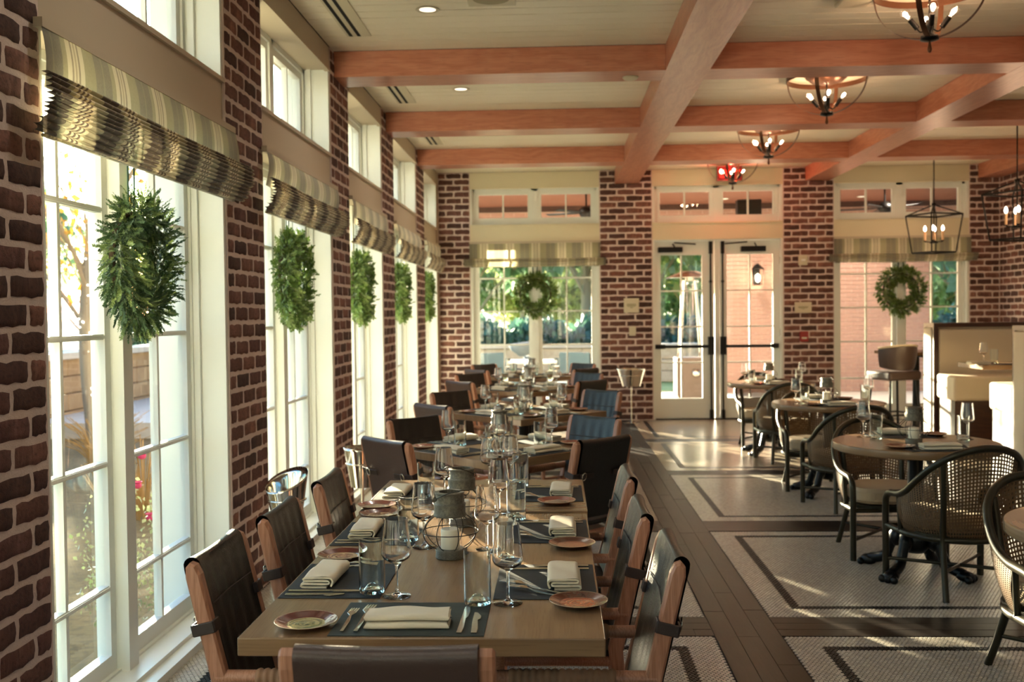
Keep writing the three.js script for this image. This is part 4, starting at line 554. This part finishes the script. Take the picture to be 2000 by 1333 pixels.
// ---------- cane barrel chairs ----------
function makeCaneChair() {
  const t = new THREE.Group(); t.name = 'cane_armchair';
  const half = [[0.28, 0, 0.2], [0.281, 0.2, 0.2], [0.282, 0.4, 0.2], [0.283, 0.462, 0.19], [0.284, 0.492, 0.15], [0.286, 0.5, 0.09], [0.291, 0.51, 0.02], [0.292, 0.545, -0.06], [0.28, 0.612, -0.145], [0.245, 0.685, -0.225], [0.18, 0.745, -0.29], [0.095, 0.782, -0.328]], full = [...half, [0, 0.793, -0.338], ...half.slice().reverse().map((p) => [-p[0], p[1], p[2]])];
  const hoopC = new THREE.CatmullRomCurve3(full.map((p) => V(...p)), false, 'centripetal');
  obj('bent_frame', [new THREE.TubeGeometry(hoopC, 120, 0.0185, 10)], m.bent, t);
  const ring = []; for (let k = 0; k <= 24; k++) { const a = -0.12 + (PI + 0.24) * k / 24; ring.push([0.272 * Math.cos(a), 0.3, 0.03 - 0.29 * Math.sin(a) * (Math.sin(a) > 0 ? 1 : 0.2)]); }
  const rail = [[0.279, 0.305, 0.2], ...ring, [-0.279, 0.305, 0.2]];
  obj('lower_rail', [tube(rail, 0.0165, 80, 10), rod([-0.28, 0.3, 0.2], [0.28, 0.3, 0.2], 0.015)], m.bent, t);
  for (const s of [-1, 1]) { obj('rear_leg', [tube([[s * 0.2, 0.715, -0.262], [s * 0.185, 0.5, -0.235], [s * 0.17, 0.3, -0.2], [s * 0.185, 0.15, -0.24], [s * 0.205, 0, -0.295]], 0.0165, 24, 10)], m.bent, t); obj('stretcher', [rod([s * 0.28, 0.12, 0.2], [-s * 0.19, 0.14, -0.245], 0.01)], m.bent, t); obj('arm_spindle', [rod([s * 0.283, 0.49, 0.05], [s * 0.272, 0.3, 0.05], 0.0135)], m.bent, t); }
  // shell between hoop and lower rail; open weave of flat strands
  const up = (u) => hoopC.getPoint(0.235 + 0.53 * u), lo = (u) => { const a = 0.02 + (PI - 0.04) * u; return V(0.262 * Math.cos(a), 0.31, 0.03 - 0.28 * Math.sin(a)); };
  const P3 = (u, v) => { const a = lo(u), b = up(u), p = a.clone().lerp(b, v), bulge = 0.018 * Math.sin(v * PI); const c = V(p.x, 0, p.z + 0.02).normalize(); return p.addScaledVector(c, bulge); };
  const strands = [], NU = 64, NV = 25, w = 0.0036;
  const ribbon = (f, n) => { const pos = [], idx = []; for (let i = 0; i <= n; i++) { const [a, b] = f(i / n); pos.push(a.x, a.y, a.z, b.x, b.y, b.z); } for (let i = 0; i < n; i++) { const k = i * 2; idx.push(k, k + 1, k + 3, k, k + 3, k + 2); } const g = new THREE.BufferGeometry(); g.setAttribute('position', new THREE.Float32BufferAttribute(pos, 3)); g.setIndex(idx); g.computeVertexNormals(); return g; };
  for (let k = 0; k <= NU; k++) strands.push(ribbon((s) => { const u = k / NU, e = 0.0042 / 0.95; return [P3(Math.max(0, u - e), s), P3(Math.min(1, u + e), s)]; }, 8));
  for (let k = 0; k <= NV; k++) strands.push(ribbon((s) => { const v = k / NV, e = 0.009; return [P3(s, Math.max(0, v - e)), P3(s, Math.min(1, v + e))]; }, 30));
  const cane = obj('cane_weave', strands, m.cane, t); cane.userData.kind = 'stuff';
  obj('seat_cushion', [wuv(extr(Array.from({ length: 40 }, (_, k) => { const a = k / 40 * 2 * PI, c = Math.cos(a), q = Math.sin(a); return [0.225 * Math.sign(c) * Math.abs(c) ** 0.55 * (q > 0 ? 1 - 0.18 * q : 1), 0.19 * Math.sign(q) * Math.abs(q) ** (q > 0 ? 0.8 : 0.5)]; }), 0.05, 0.02).rotateX(-PI / 2).translate(0, 0.355, 0.01))], m.cushion, t);
  obj('seat_board', [extr(Array.from({ length: 24 }, (_, k) => { const a = k / 24 * 2 * PI; return [0.255 * Math.sign(Math.cos(a)) * Math.abs(Math.cos(a)) ** 0.6, 0.22 * Math.sign(Math.sin(a)) * Math.abs(Math.sin(a)) ** 0.6]; }), 0.02).rotateX(-PI / 2).translate(0, 0.305, 0)], m.bent, t);
  return t;
}
const caneProto = makeCaneChair();
const RT = [[2.02, -3.58], [2.03, -5.9], [2.21, -8.45], [2.24, -10.85]], rName = ['cropped round table at the right edge', 'nearest whole round table', 'middle round table', 'farthest round table'];
RT.forEach(([x, z], i) => {
  put(caneProto, 'chair', [x + [0.02, 0.0, -0.03, 0.03][i], 0, z - [0.52, 0.5, 0.3, 0.5][i] + [0, 0, 0, 0][i]], [0.1, 0.06, 0, 0.05][i], 'bronze framed cane armchair facing the viewer behind the ' + rName[i]);
  if (i) put(caneProto, 'chair', [x + [0, 0.1, 0.0, 0.05][i], 0, z + [0, 0.29, 0.55, 0.52][i]], PI + [0, 0.16, 0.1, 0][i], 'bronze framed cane armchair with its back to the viewer at the ' + rName[i]);
});
// ---------- round tables on claw bases ----------
function makeRound() {
  const t = new THREE.Group(); t.name = 'round_table';
  obj('tabletop', [lathe([[0, 0.705], [0.446, 0.705], [0.452, 0.711], [0.452, 0.744], [0.446, 0.75], [0, 0.75]], 64)], m.table, t);
  obj('column', [lathe([[0.05, 0.705], [0.09, 0.7], [0.09, 0.68], [0.042, 0.66], [0.042, 0.3], [0.055, 0.28], [0.06, 0.24], [0.085, 0.21], [0.075, 0.15], [0.05, 0.12], [0, 0.12]], 24)], m.iron, t);
  for (let k = 0; k < 4; k++) { const a = k * PI / 2 + PI / 4, c = Math.cos(a), s = Math.sin(a), q = [[0.04, 0.22], [0.1, 0.235], [0.15, 0.14], [0.18, 0.075], [0.23, 0.05], [0.27, 0.042], [0.29, 0.03]]; obj('claw_foot', [tube(q.map((p) => [c * p[0], p[1], s * p[0]]), 0.03, 24, 8), new THREE.SphereGeometry(0.042, 12, 8).scale(1.25, 0.75, 1).translate(0.285, 0.031, 0).rotateY(-a), ...[-0.5, 0, 0.5].map((b) => new THREE.SphereGeometry(0.022, 8, 6).translate(0.32 * Math.cos(b * 0.22), 0.02, 0.32 * Math.sin(b * 0.22)).rotateY(-a)), new THREE.SphereGeometry(0.045, 10, 8).scale(1, 1.2, 0.8).translate(0.115, 0.19, 0).rotateY(-a), new THREE.TorusGeometry(0.022, 0.01, 6, 14).translate(0.17, 0.07, 0).rotateY(-a)], m.iron, t); }
  return t;
}
const roundProto = makeRound();
RT.forEach(([x, z], i) => put(roundProto, 'table', [x, 0, z], 0, 'round greige table on claw feet, the ' + rName[i]));
RT.forEach(([x, z], i) => {
  if (!i) return;
  const P2 = i === 1 ? [[1.81, -6.14], [1.85, -6.03], [2.31, -5.93], [2.36, -6.0]] : [[x - 0.3, z + 0.16], [x - 0.22, z + 0.12], [x + 0.28, z + 0.05], [x + 0.34, z - 0.06]];
  setting(x + 0.02, z + 0.43, 0, 'at the near side of the ' + rName[i], { mat: 0, plate: 1, plateAt: [-0.2, 0.16], wine: P2[3], tum: P2[2], noKnife: i > 1, noFork: i > 2 });
  setting(x, z - 0.43, PI, 'at the far side of the ' + rName[i], { mat: 0, plate: 1, plateAt: [-0.2, 0.16], wine: P2[0], tum: P2[1], noFork: true, noKnife: i > 1 });
  put(ware.lantern, 'lantern', [x - 0.035, TOP, z + 0.08], 1 + i, 'galvanised candle lantern in the middle of the ' + rName[i]);
});
// ---------- booths, high table and stools ----------
[[-11.36, 'farther'], [-9.12, 'nearer']].forEach(([z, s]) => {
  const t = thing('booth_partition', s + ' high booth partition with a padded panel and dark wood edge', 'partition', [4.1, 0, z]);
  obj('frame', [span(0, 1.95, 1.3, 1.345, -0.29, 0.02), span(0, 0.05, 0, 1.3, -0.02, 0.02), span(0, 0.05, 0, 1.3, -0.29, -0.25), span(0.05, 1.95, 0, 0.12, -0.28, 0.01)], m.booth, t);
  obj('back_pad', [rbox(1.88, 0.6, 0.05, 0.02, 1.0, 1.0 - 0.02, -0.01), rbox(1.88, 0.6, 0.05, 0.02, 1.0, 0.98, -0.26)], m.booth2, t); obj('core', [span(0.03, 1.95, 0.12, 1.3, -0.25, -0.02)], m.booth2, t); obj('end_panel', [rbox(0.05, 1.17, 0.22, 0.012, 0.01, 0.71, -0.135)], m.booth2, t);
});
[[-11.05, 'farther booth bench facing the viewer'], [-9.7, 'nearer booth bench facing away']].forEach(([z, s]) => { const t = thing('booth_bench', 'cream padded bench seat of the ' + s, 'bench', [5.08, 0, z]); obj('seat_pad', [rbox(1.93, 0.26, 0.5, 0.03, 0, 0.67, 0, 2)], m.booth2, t); obj('plinth', [span(-0.94, 0.96, 0, 0.54, -0.22, 0.2)], m.booth, t); });
{ const t = thing('booth_table', 'sunlit booth table between the two partitions', 'table', [5.0, 0, -10.36]); obj('tabletop', [rbox(1.9, 0.045, 0.62, 0.005, 0.05, 0.93, 0)], m.table, t); pedestal(t, 0.2, 0, 0.91); }
put(ware.wine, 'wine glass', [4.24, 0.953, -10.38], 0, 'stemmed wine glass on the booth table'); put(ware.tumbler, 'tumbler', [4.32, 0.953, -10.32], 0, 'clear tumbler on the booth table'); put(ware.napkin, 'napkin', [4.12, 0.953, -10.2], 0.2, 'cream folded napkin on the booth table near its end'); put(ware.mats[0], 'placemat', [4.5, 0.953, -10.2], 0, 'dark woven placemat on the booth table');
{ const t = thing('high_table', 'high table with thin grey top beside the bar stools', 'table', [4.45, 0, -12.9], 0.1); obj('tabletop', [rbox(0.75, 0.04, 0.75, 0.005, 0, 0.96, 0)], m.table, t); pedestal(t, 0, 0, 0.94); }
function makeStool() { const t = new THREE.Group(); t.name = 'bar_stool'; obj('seat', [wuv(new RoundedBoxGeometry(0.46, 0.11, 0.44, 2, 0.035).translate(0, 0.72, 0))], m.leatherBrown, t); obj('backrest', [surf((u, v) => { const a = (u - 0.5) * 2.6, k = v * 2 * PI, th = 0.018 * Math.sin(k), y = 0.93 + 0.15 * Math.cos(k) * (0.75 + 0.25 * Math.cos(a * 1.2)); const r = 0.235 + th + (y - 0.8) * 0.12; return [Math.sin(a) * r, y, -Math.cos(a) * r + 0.02]; }, 24, 16)], m.leatherBrown, t); obj('piping', [tube(Array.from({ length: 13 }, (_, k) => { const a = (k / 12 - 0.5) * 2.6; return [Math.sin(a) * 0.27, 0.93 + 0.15 * (0.75 + 0.25 * Math.cos(a * 1.2)), -Math.cos(a) * 0.27 + 0.02]; }), 0.012, 40, 8)], m.booth2, t); for (const [a, b] of [[-1, -1], [1, -1], [-1, 1], [1, 1]]) obj('leg', [rod([a * 0.23, 0, b * 0.22], [a * 0.18, 0.67, b * 0.17], 0.014)], m.black, t); obj('footrest', [[[-1, -1], [1, -1]], [[1, -1], [1, 1]], [[1, 1], [-1, 1]], [[-1, 1], [-1, -1]]].map(([p, q]) => rod([p[0] * 0.208, 0.26, p[1] * 0.2], [q[0] * 0.208, 0.26, q[1] * 0.2], 0.01)), m.black, t); return t; }
const stoolP = makeStool(); put(stoolP, 'stool', [4.0, 0, -12.35], PI + 0.35, 'brown leather bar stool with curved back nearest, left of the booths'); put(stoolP, 'stool', [4.55, 0, -12.2], PI - 0.2, 'brown leather bar stool partly hidden behind the booth end');
// ---------- ice bucket stands ----------
function bucketStand(pos, label, rimY, r, slant, ringOnly) { const t = thing('ice_bucket_stand', label, 'bucket', pos); obj('bucket', [surf((u, v) => { const a = u * 2 * PI, inn = v > 0.5, q = inn ? 1 - (v - 0.5) * 2 : v * 2, rad = (0.62 + 0.38 * q) * r - (inn ? 0.004 : 0), y = rimY - 0.24 * (1 - q) + (inn ? 0.002 : 0) + slant * (0.55 * Math.cos(a) - 0.83 * Math.sin(a)) * q * q; return [Math.cos(a) * rad, q === 0 ? y - 0.004 * (inn ? -1 : 1) : y, Math.sin(a) * rad]; }, 48, 24), cyl(0.62 * r, 0.62 * r, 0.004, 0, rimY - 0.24, 0, 32), new THREE.TorusGeometry(0.86 * r, 0.006, 8, 40).rotateX(PI / 2).translate(0, rimY - 0.1, 0)], m.chrome, t); obj('stand_pole', [cyl(0.011, 0.011, rimY - 0.25, 0, (rimY - 0.25) / 2, 0, 12), lathe([[0, 0.02], [0.03, 0.02], [0.05, 0.014], [0.12, 0.008], [0.122, 0], [0, 0]], 32)], m.chrome, t); return t; }
bucketStand([-1.34, 0, -4.98], 'polished ice bucket on a stand between the window wall and the middle chair', 0.7, 0.105, 0.05);
bucketStand([-1.2, 0, -6.2], 'polished ice bucket on a slim stand behind the brown chair by the window wall', 0.7, 0.11, 0.0);
bucketStand([1.0, 0, -13.9], 'wide polished ice bucket on a stand against the brick left of the doors', 0.745, 0.2, 0.0);
// ---------- ceiling lamps ----------
function bulbOn(t, p, dir, len, glow = true) { // black socket, clear globe, glowing filament
  const d = V(...dir).normalize(), q = new THREE.Quaternion().setFromUnitVectors(V(0, 1, 0), d), mk = (g) => g.applyQuaternion(q).translate(...p);
  obj('socket', [mk(cyl(0.0165, 0.0165, len, 0, len / 2, 0, 14))], m.black, t); const b = obj('bulb', [mk(lathe([[0.008, len], [0.014, len + 0.012], [0.03, len + 0.035], [0.032, len + 0.05], [0.024, len + 0.07], [0, len + 0.08]], 16))], m.thin, t);
  obj('filament', [mk(lathe([[0, len + 0.012], [0.009, len + 0.02], [0.014, len + 0.045], [0.008, len + 0.062], [0, len + 0.064]], 10))], m.bulbGlow, t);
  return V(...p).addScaledVector(d, len + 0.04);
}
function makeCeilingLamp() {
  const t = new THREE.Group(); t.name = 'ceiling_lamp'; const RR = 0.33, H = 0.3;
  obj('top_band', [lathe([[RR, 0], [RR, -0.04], [RR - 0.006, -0.04], [RR - 0.006, 0], [RR, 0]], 56)], m.bronze, t);
  obj('canopy', [lathe([[0, -0.07], [0.06, -0.068], [0.13, -0.045], [0.17, -0.012], [0.175, 0], [0, 0]], 36)], m.bronze, t);
  for (let k = 0; k < 4; k++) { const a = k * PI / 2 + 0.55, q = (s) => { const b = s * PI / 2; return [RR * Math.cos(b), -0.02 - H * Math.sin(b)]; }; obj('band', [surf((u, v) => { const [r, y] = q(u * 0.93), w = (v - 0.5) * 0.032; return [Math.cos(a) * r - Math.sin(a) * w, y, Math.sin(a) * r + Math.cos(a) * w]; }, 20, 1), surf((u, v) => { const [r, y] = q(u * 0.93), w = (v - 0.5) * 0.032, o = 0.992; return [(Math.cos(a) * r - Math.sin(a) * w) * o, y * o + 0.0, (Math.sin(a) * r + Math.cos(a) * w) * o]; }, 20, 1)], m.bronze, t); }
  obj('stem', [cyl(0.007, 0.007, 0.24, 0, -0.18, 0, 10), lathe([[0, -0.2], [0.022, -0.205], [0.026, -0.25], [0.014, -0.29], [0.05, -0.3], [0.055, -0.325], [0.02, -0.335], [0, -0.335]], 20)], m.black, t);
  obj('finial', [lathe([[0.006, -0.335], [0.009, -0.36], [0.014, -0.385], [0.008, -0.4], [0, -0.402]], 14)], m.bronze, t);
  const ps = []; for (let k = 0; k < 4; k++) { const a = k * PI / 2 + 0.2; obj('arm', [tube([[Math.cos(a) * 0.02, -0.26, Math.sin(a) * 0.02], [Math.cos(a) * 0.05, -0.275, Math.sin(a) * 0.05], [Math.cos(a) * 0.075, -0.25, Math.sin(a) * 0.075]], 0.005, 10, 6)], m.black, t); ps.push(bulbOn(t, [Math.cos(a) * 0.07, -0.252, Math.sin(a) * 0.07], [Math.cos(a) * 0.75, 1, Math.sin(a) * 0.75], 0.07)); }
  return [t, ps];
}
const warm = new THREE.Color().setRGB(1, 0.6, 0.34);
const [lampProto, lampPts] = makeCeilingLamp();
[[2.29, -6.4], [2.29, -8.78], [2.29, -11.15], [2.29, -13.4]].forEach(([x, z], i) => { const o = put(lampProto, 'lamp', [x, CE, z], i * 0.05, ['nearest', 'second', 'third', 'farthest'][i] + ' bronze half globe ceiling lamp with clear bulbs'); lampPts.forEach((p) => { const l = new THREE.PointLight(warm, 1.0 * LAMP); l.name = 'bulb_light'; l.position.copy(o.position).add(p); l.shadow.radius = 1; scene.add(l); }); });
function makePendant() {
  const t = new THREE.Group(); t.name = 'lantern_pendant'; const a = 0.24, b = 0.185, yt = -0.12, yb = -0.6, bar = (p, q, w = 0.011) => rod(p, q, w, 4);
  const C = [[-1, -1], [1, -1], [1, 1], [-1, 1]];
  obj('cage', C.flatMap(([x, z], k) => { const [x2, z2] = C[(k + 1) % 4]; return [bar([x * a, yt, z * a], [x * b, yb, z * b]), bar([x * a, yt, z * a], [x2 * a, yt, z2 * a]), bar([x * b, yb, z * b], [x2 * b, yb, z2 * b]), bar([x * a, yt, z * a], [x * 0.02, 0, z * 0.02])]; }), m.black, t);
  obj('rod', [cyl(0.009, 0.009, 0.36, 0, -0.18 + 0.0, 0, 8), cyl(0.03, 0.02, 0.04, 0, 0.01, 0, 12), cyl(0.05, 0.05, 0.02, 0, -0.47, 0, 14), cyl(0.008, 0.008, 0.12, 0, -0.41, 0, 8)], m.black, t);
  obj('down_rod', [cyl(0.007, 0.007, 0.62, 0, 0.33, 0, 8), lathe([[0, 0.66], [0.07, 0.66], [0.07, 0.645], [0.012, 0.6], [0, 0.6]], 24)], m.black, t);
  const pts = []; for (const [x, z] of C) { obj('arm', [rod([0, -0.465, 0], [x * 0.075, -0.46, z * 0.075], 0.006), cyl(0.022, 0.014, 0.012, x * 0.075, -0.45, z * 0.075, 12)], m.black, t); obj('candle_sleeve', [cyl(0.014, 0.014, 0.12, x * 0.075, -0.385, z * 0.075, 12)], m.sleeve, t); obj('bulb', [lathe([[0.006, -0.325], [0.016, -0.31], [0.019, -0.295], [0.012, -0.265], [0, -0.25]], 14).translate(x * 0.075, 0, z * 0.075)], m.bulbGlow, t); pts.push(V(x * 0.075, -0.292, z * 0.075)); }
  return [t, pts];
}
const [pendP, pendPts] = makePendant();
[[4.83, -13.35, 0.35, 2.82, 'farther black lantern pendant, hung before the far right window'], [4.83, -10.98, 0.5, 2.82, 'nearer black lantern pendant at the right, hung over the booth']].forEach(([x, z, a, y, l]) => { const o = put(pendP, 'lamp', [x, y, z], a, l); pendPts.forEach((p) => { const q = new THREE.PointLight(warm, 0.6 * LAMP); q.name = 'bulb_light'; q.position.copy(p.clone().applyAxisAngle(V(0, 1, 0), a)).add(o.position); scene.add(q); }); });
// recessed downlights, speakers, detectors, slot vents
function downlight(x, z, y, label, group, on = true) { const t = thing('recessed_downlight', label, 'lamp', [x, y, z], 0, group); obj('trim_ring', [lathe([[0.052, 0], [0.075, -0.001], [0.078, -0.004], [0.074, -0.006], [0.055, -0.004]], 28)], m.plastic, t); obj('diffuser', [lathe([[0, -0.002], [0.054, -0.003], [0.054, -0.001]], 24)], m.lens, t); const l = new THREE.SpotLight(new THREE.Color().setRGB(1, 0.92, 0.8), 16 * LAMP * DOWN, 0, 1.25, 0.9); l.name = 'downlight_light'; l.position.set(x, y - 0.012, z); l.target.position.set(x, 0, z); scene.add(l, l.target); }
downlight(-0.81, -6.62, CE, 'recessed ceiling downlight over the first diamond set table'); downlight(-0.815, -8.97, CE, 'recessed ceiling downlight in the second bay over the window side tables'); downlight(-0.815, -11.2, CE, 'recessed ceiling downlight in the third bay over the window side tables', null);
[[-0.81, -3.6], [2.3, -3.2], [2.3, -0.4], [-0.8, -0.6], [4.9, -3.2], [4.9, -6.4], [4.9, -0.4], [4.9, -8.8], [0.4, 1.8], [3.6, 1.8]].forEach(([x, z], i) => downlight(x, z, CE, 'recessed ceiling downlight out of view above ' + ['the joined end of the long table', 'the cropped round table', 'the aisle beside the viewer', 'the window side beside the viewer', 'the right wall by the cropped table', 'the right wall before the nearer booth', 'the right wall beside the viewer', 'the nearer booth', 'the aisle behind the viewer', 'the right side behind the viewer'][i]));
{ const t = thing('ceiling_speaker', 'round cream ceiling speaker in the nearest ceiling bay', 'speaker', [-0.387, CE, -6.4]); obj('bezel', [rbox(0.3, 0.012, 0.3, 0.004, 0, -0.006, 0)], m.plastic, t); obj('grille', [lathe([[0, -0.018], [0.1, -0.016], [0.115, -0.012]], 32)], m.grille, t); }
{ const t = thing('ceiling_access_point', 'pale square device on the ceiling between the lamps', 'device', [1.9, CE, -6.6]); obj('body', [rbox(0.21, 0.035, 0.21, 0.015, 0, -0.018, 0, 2)], m.plastic, t); }
{ const t = thing('smoke_detector', 'small pale disc under the nearest cross beam', 'detector', [0.575, 3.281, -7.82]); obj('disc', [lathe([[0, -0.022], [0.045, -0.02], [0.06, -0.006], [0.06, 0], [0, 0]], 28)], m.plastic, t); }
[[-1.375, -6.0, -7.2, 'nearest'], [-1.375, -8.75, -9.5, 'second'], [-1.375, -11.3, -11.85, 'third'], [-1.375, -13.2, -13.7, 'farthest']].forEach(([x, a, b, s]) => { const t = thing('slot_vent', s + ' double black slot vent in the ceiling along the window wall', 'vent', [x, CE, (a + b) / 2]); obj('vent_frame', [span(-0.075, 0.095, -0.006, 0, (b - a) / 2, (a - b) / 2)], m.plastic, t); for (const dx of [-0.045, 0.012]) obj('slot', [span(dx - 0.012, dx + 0.012, -0.0075, -0.0055, (b - a) / 2 + 0.01, (a - b) / 2 - 0.01)], m.slot, t); });
// ---------- wall fittings ----------
{ const t = thing('exit_sign', 'glowing red exit sign hanging before the clerestory over the doors', 'sign', [2.35, 3.36, -14.0]); obj('housing', [rbox(0.34, 0.2, 0.035, 0.006, 0, 0, 0), cyl(0.012, 0.012, 0.03, 0, 0.1, 0, 8)], m.exitBody, t); obj('lettering', [surf((u, v) => [(u - 0.5) * 0.32, (v - 0.5) * 0.18, 0.0185], 1, 1)], m.exitFace, t); const l = new THREE.PointLight(new THREE.Color(1, 0.05, 0.03), 0.35); l.position.set(0, 0, 0.1); l.name = 'exit_sign_light'; t.add(l); }
{ const t = thing('wall_plaque', 'square cream notice plaque on the brick left of the double doors', 'plaque', [1.037, 1.595, ZB + 0.02]); obj('board', [rbox(0.21, 0.2, 0.016, 0.004, 0, 0, 0)], m.plastic, t); obj('print', [surf((u, v) => [(u - 0.5) * 0.19, (v - 0.5) * 0.18, 0.0086], 1, 1)], m.notice, t); }
{ const t = thing('light_switch', 'cream switch plate below the plaque left of the double doors', 'switch', [1.048, 1.24, ZB + 0.016]); obj('plate', [rbox(0.09, 0.13, 0.01, 0.003, 0, 0, 0)], m.plastic, t); obj('rocker', [rbox(0.034, 0.066, 0.008, 0.002, 0, 0, 0.006)], m.plastic, t); }
{ const t = thing('strobe_alarm', 'small white alarm strobe high on the brick right of the doors', 'alarm', [3.386, 2.19, ZB + 0.03]); obj('body', [rbox(0.12, 0.14, 0.04, 0.008, 0, 0, 0)], m.plastic, t); obj('strobe_lens', [rbox(0.06, 0.03, 0.03, 0.008, 0, 0.0, 0.025)], m.lens2, t); }
{ const t = thing('wall_plaque', 'wide cream notice plaque on the brick right of the doors', 'plaque', [3.39, 1.54, ZB + 0.02]); obj('board', [rbox(0.23, 0.15, 0.016, 0.004, 0, 0, 0)], m.plastic, t); obj('print', [surf((u, v) => [(u - 0.5) * 0.2, (v - 0.5) * 0.12, 0.0086], 1, 1)], m.notice, t); }
{ const t = thing('fire_alarm', 'red fire alarm pull station on the brick right of the doors', 'alarm', [3.396, 1.14, ZB + 0.03]); obj('case', [rbox(0.115, 0.14, 0.045, 0.008, 0, 0, 0)], m.red, t); obj('pull_handle', [rbox(0.07, 0.025, 0.015, 0.004, 0, -0.02, 0.028)], m.plastic, t); }
// ---------- wreaths ----------
function sprig(n, len, lw, ll, spread, r, round) { // stem with paired leaves, along +y
  const pos = [], idx = []; const quad = (a, b, c, d) => { const k = pos.length / 3; pos.push(...a, ...b, ...c, ...d); idx.push(k, k + 1, k + 2, k, k + 2, k + 3); };
  quad([-0.0012, 0, 0], [0.0012, 0, 0], [0.0008, len, 0.01], [-0.0008, len, 0.01]);
  for (let i = 0; i < n; i++) { const f = (i + 1) / n, y = f * len, a = (i % 2 ? 1 : -1) * (spread * (1 - 0.45 * f)) + rr(-0.15, 0.15, r), tw = rr(-0.7, 0.7, r), L = ll * (0.7 + 0.5 * r()) * (1 - 0.3 * f), w = lw * (0.8 + 0.4 * r()), dx = Math.sin(a), dy = Math.cos(a), nx = dy * Math.cos(tw), ny = -dx * Math.cos(tw), nz = Math.sin(tw), z = 0.01 * f; const b = [0, y, z], t = [dx * L, y + dy * L, z + L * rr(-0.2, 0.35, r)], mid = round ? 0.55 : 0.4, mm = [b[0] + (t[0] - b[0]) * mid, b[1] + (t[1] - b[1]) * mid, b[2] + (t[2] - b[2]) * mid]; quad(b, [mm[0] + nx * w, mm[1] + ny * w, mm[2] + nz * w], t, [mm[0] - nx * w, mm[1] - ny * w, mm[2] - nz * w]); }
  const g = new THREE.BufferGeometry(); g.setAttribute('position', new THREE.Float32BufferAttribute(pos, 3)); g.setIndex(idx); g.computeVertexNormals(); return g;
}
function makeWreath(R0, rad, count, kind, seed, mats) {
  const t = new THREE.Group(); t.name = 'wreath'; const J = kind === 'leaf' ? 0.3 : 0.6, DR = kind === 'leaf' ? 0.02 : 0.16, r = rng(seed), sp = [0, 1, 2].map(() => (kind === 'feather' ? sprig(30, 0.072, 0.0026, 0.0145, 1.0, r) : sprig(9, 0.06, 0.0075, 0.03, 0.95, r, true))), lists = mats.map(() => []);
  for (let i = 0; i < count; i++) { const a = r() * 2 * PI, b = r() * 2 * PI, rd = rad * Math.sqrt(r()) * 0.7, c = R0 + rd * Math.cos(b), base = V(Math.cos(a) * c, Math.sin(a) * c, rd * Math.sin(b) * 0.8 + 0.03); const dir = V(-Math.sin(a) * 0.4 + rr(-J, J, r) + Math.cos(a) * Math.cos(b) * (0.75 + 0.5 * r()), Math.cos(a) * 0.4 + rr(-J, J, r) + Math.sin(a) * Math.cos(b) * (0.75 + 0.5 * r()) - DR, Math.sin(b) * 0.7 + rr(-0.3, 0.5, r)).normalize(); const q = new THREE.Quaternion().setFromUnitVectors(V(0, 1, 0), dir).multiply(new THREE.Quaternion().setFromAxisAngle(V(0, 1, 0), r() * 6.3)); if (base.z < 0) base.z *= 0.4; const g = sp[i % 3].clone().applyMatrix4(new THREE.Matrix4().compose(base, q, V(1, 1, 1).multiplyScalar(0.75 + 0.5 * r()))); const p = g.attributes.position; for (let k = 0; k < p.count; k++) if (p.getZ(k) < -0.03) p.setZ(k, -0.03 + 0.2 * (p.getZ(k) + 0.03)); g.computeVertexNormals(); lists[Math.floor(r() * mats.length)].push(g); }
  lists.forEach((l, k) => { const o = obj('foliage', l, mats[k], t); o.userData.kind = 'stuff'; });
  obj('hoop', [new THREE.TorusGeometry(R0, 0.012, 6, 48)], m.twig, t);
  obj('hanging_ribbon', [-0.03, 0.03].map((x) => span(x - 0.007, x + 0.007, R0 - 0.01, R0 + 0.42, -0.002, 0.0005)), m.ribbon, t);
  return t;
}
const wA = makeWreath(0.2, 0.085, 1400, 'feather', 5, [m.needle, m.needle2, m.needle]), wB = makeWreath(0.215, 0.085, 1000, 'leaf', 8, [m.leafy, m.needle2, m.leafy]);
put(wA, 'wreath', [XL - 0.095, 1.73, -4.14], PI / 2, 'feathery dark evergreen wreath hung in the nearest tall window');
[-6.6, -8.9, -11.21, -13.43].forEach((z, i) => put(wB, 'wreath', [XL - 0.1, 1.745, z], PI / 2, 'leafy green wreath hung in the ' + ['second', 'third', 'fourth', 'last'][i] + ' tall window from the viewer'));
put(wB, 'wreath', [-0.295, 1.76, ZB - 0.03], 0, 'round leafy green wreath on the far garden window left of the doors'); put(wB, 'wreath', [4.73, 1.75, ZB - 0.03], 0.0, 'round leafy green wreath on the far garden window right of the doors').scale.setScalar(1.1);

// porch downlights, outside the doors
[[-0.3, -16.6], [1.7, -16.2], [3.4, -16.2], [5.6, -16.6], [3.0, -18.4], [5.4, -18.4]].forEach(([x, z], i) => { const t = thing('porch_downlight', 'recessed porch ceiling light outside, ' + ['over the left garden window', 'before the left door', 'before the right door', 'before the right garden window', 'by the wall lantern', 'by the right end of the pale brick wing'][i], 'lamp', [x, 3.497, z]); obj('trim_ring', [lathe([[0.05, 0], [0.08, -0.001], [0.08, -0.006], [0.055, -0.004]], 24)], m.plastic, t); obj('diffuser', [lathe([[0, -0.003], [0.054, -0.003], [0.054, -0.001]], 20)], m.lens, t); const l = new THREE.SpotLight(new THREE.Color().setRGB(1, 0.84, 0.7), 7, 0, 1.35, 0.8); l.name = 'porch_light'; l.position.set(x, 3.48, z); l.target.position.set(x, 0, z); scene.add(l, l.target); });

scene.traverse((o) => { if (o.isMesh) { o.castShadow = true; o.receiveShadow = true; } if (o.isLight && o.shadow) o.castShadow = true; });
renderer.render(scene, camera);
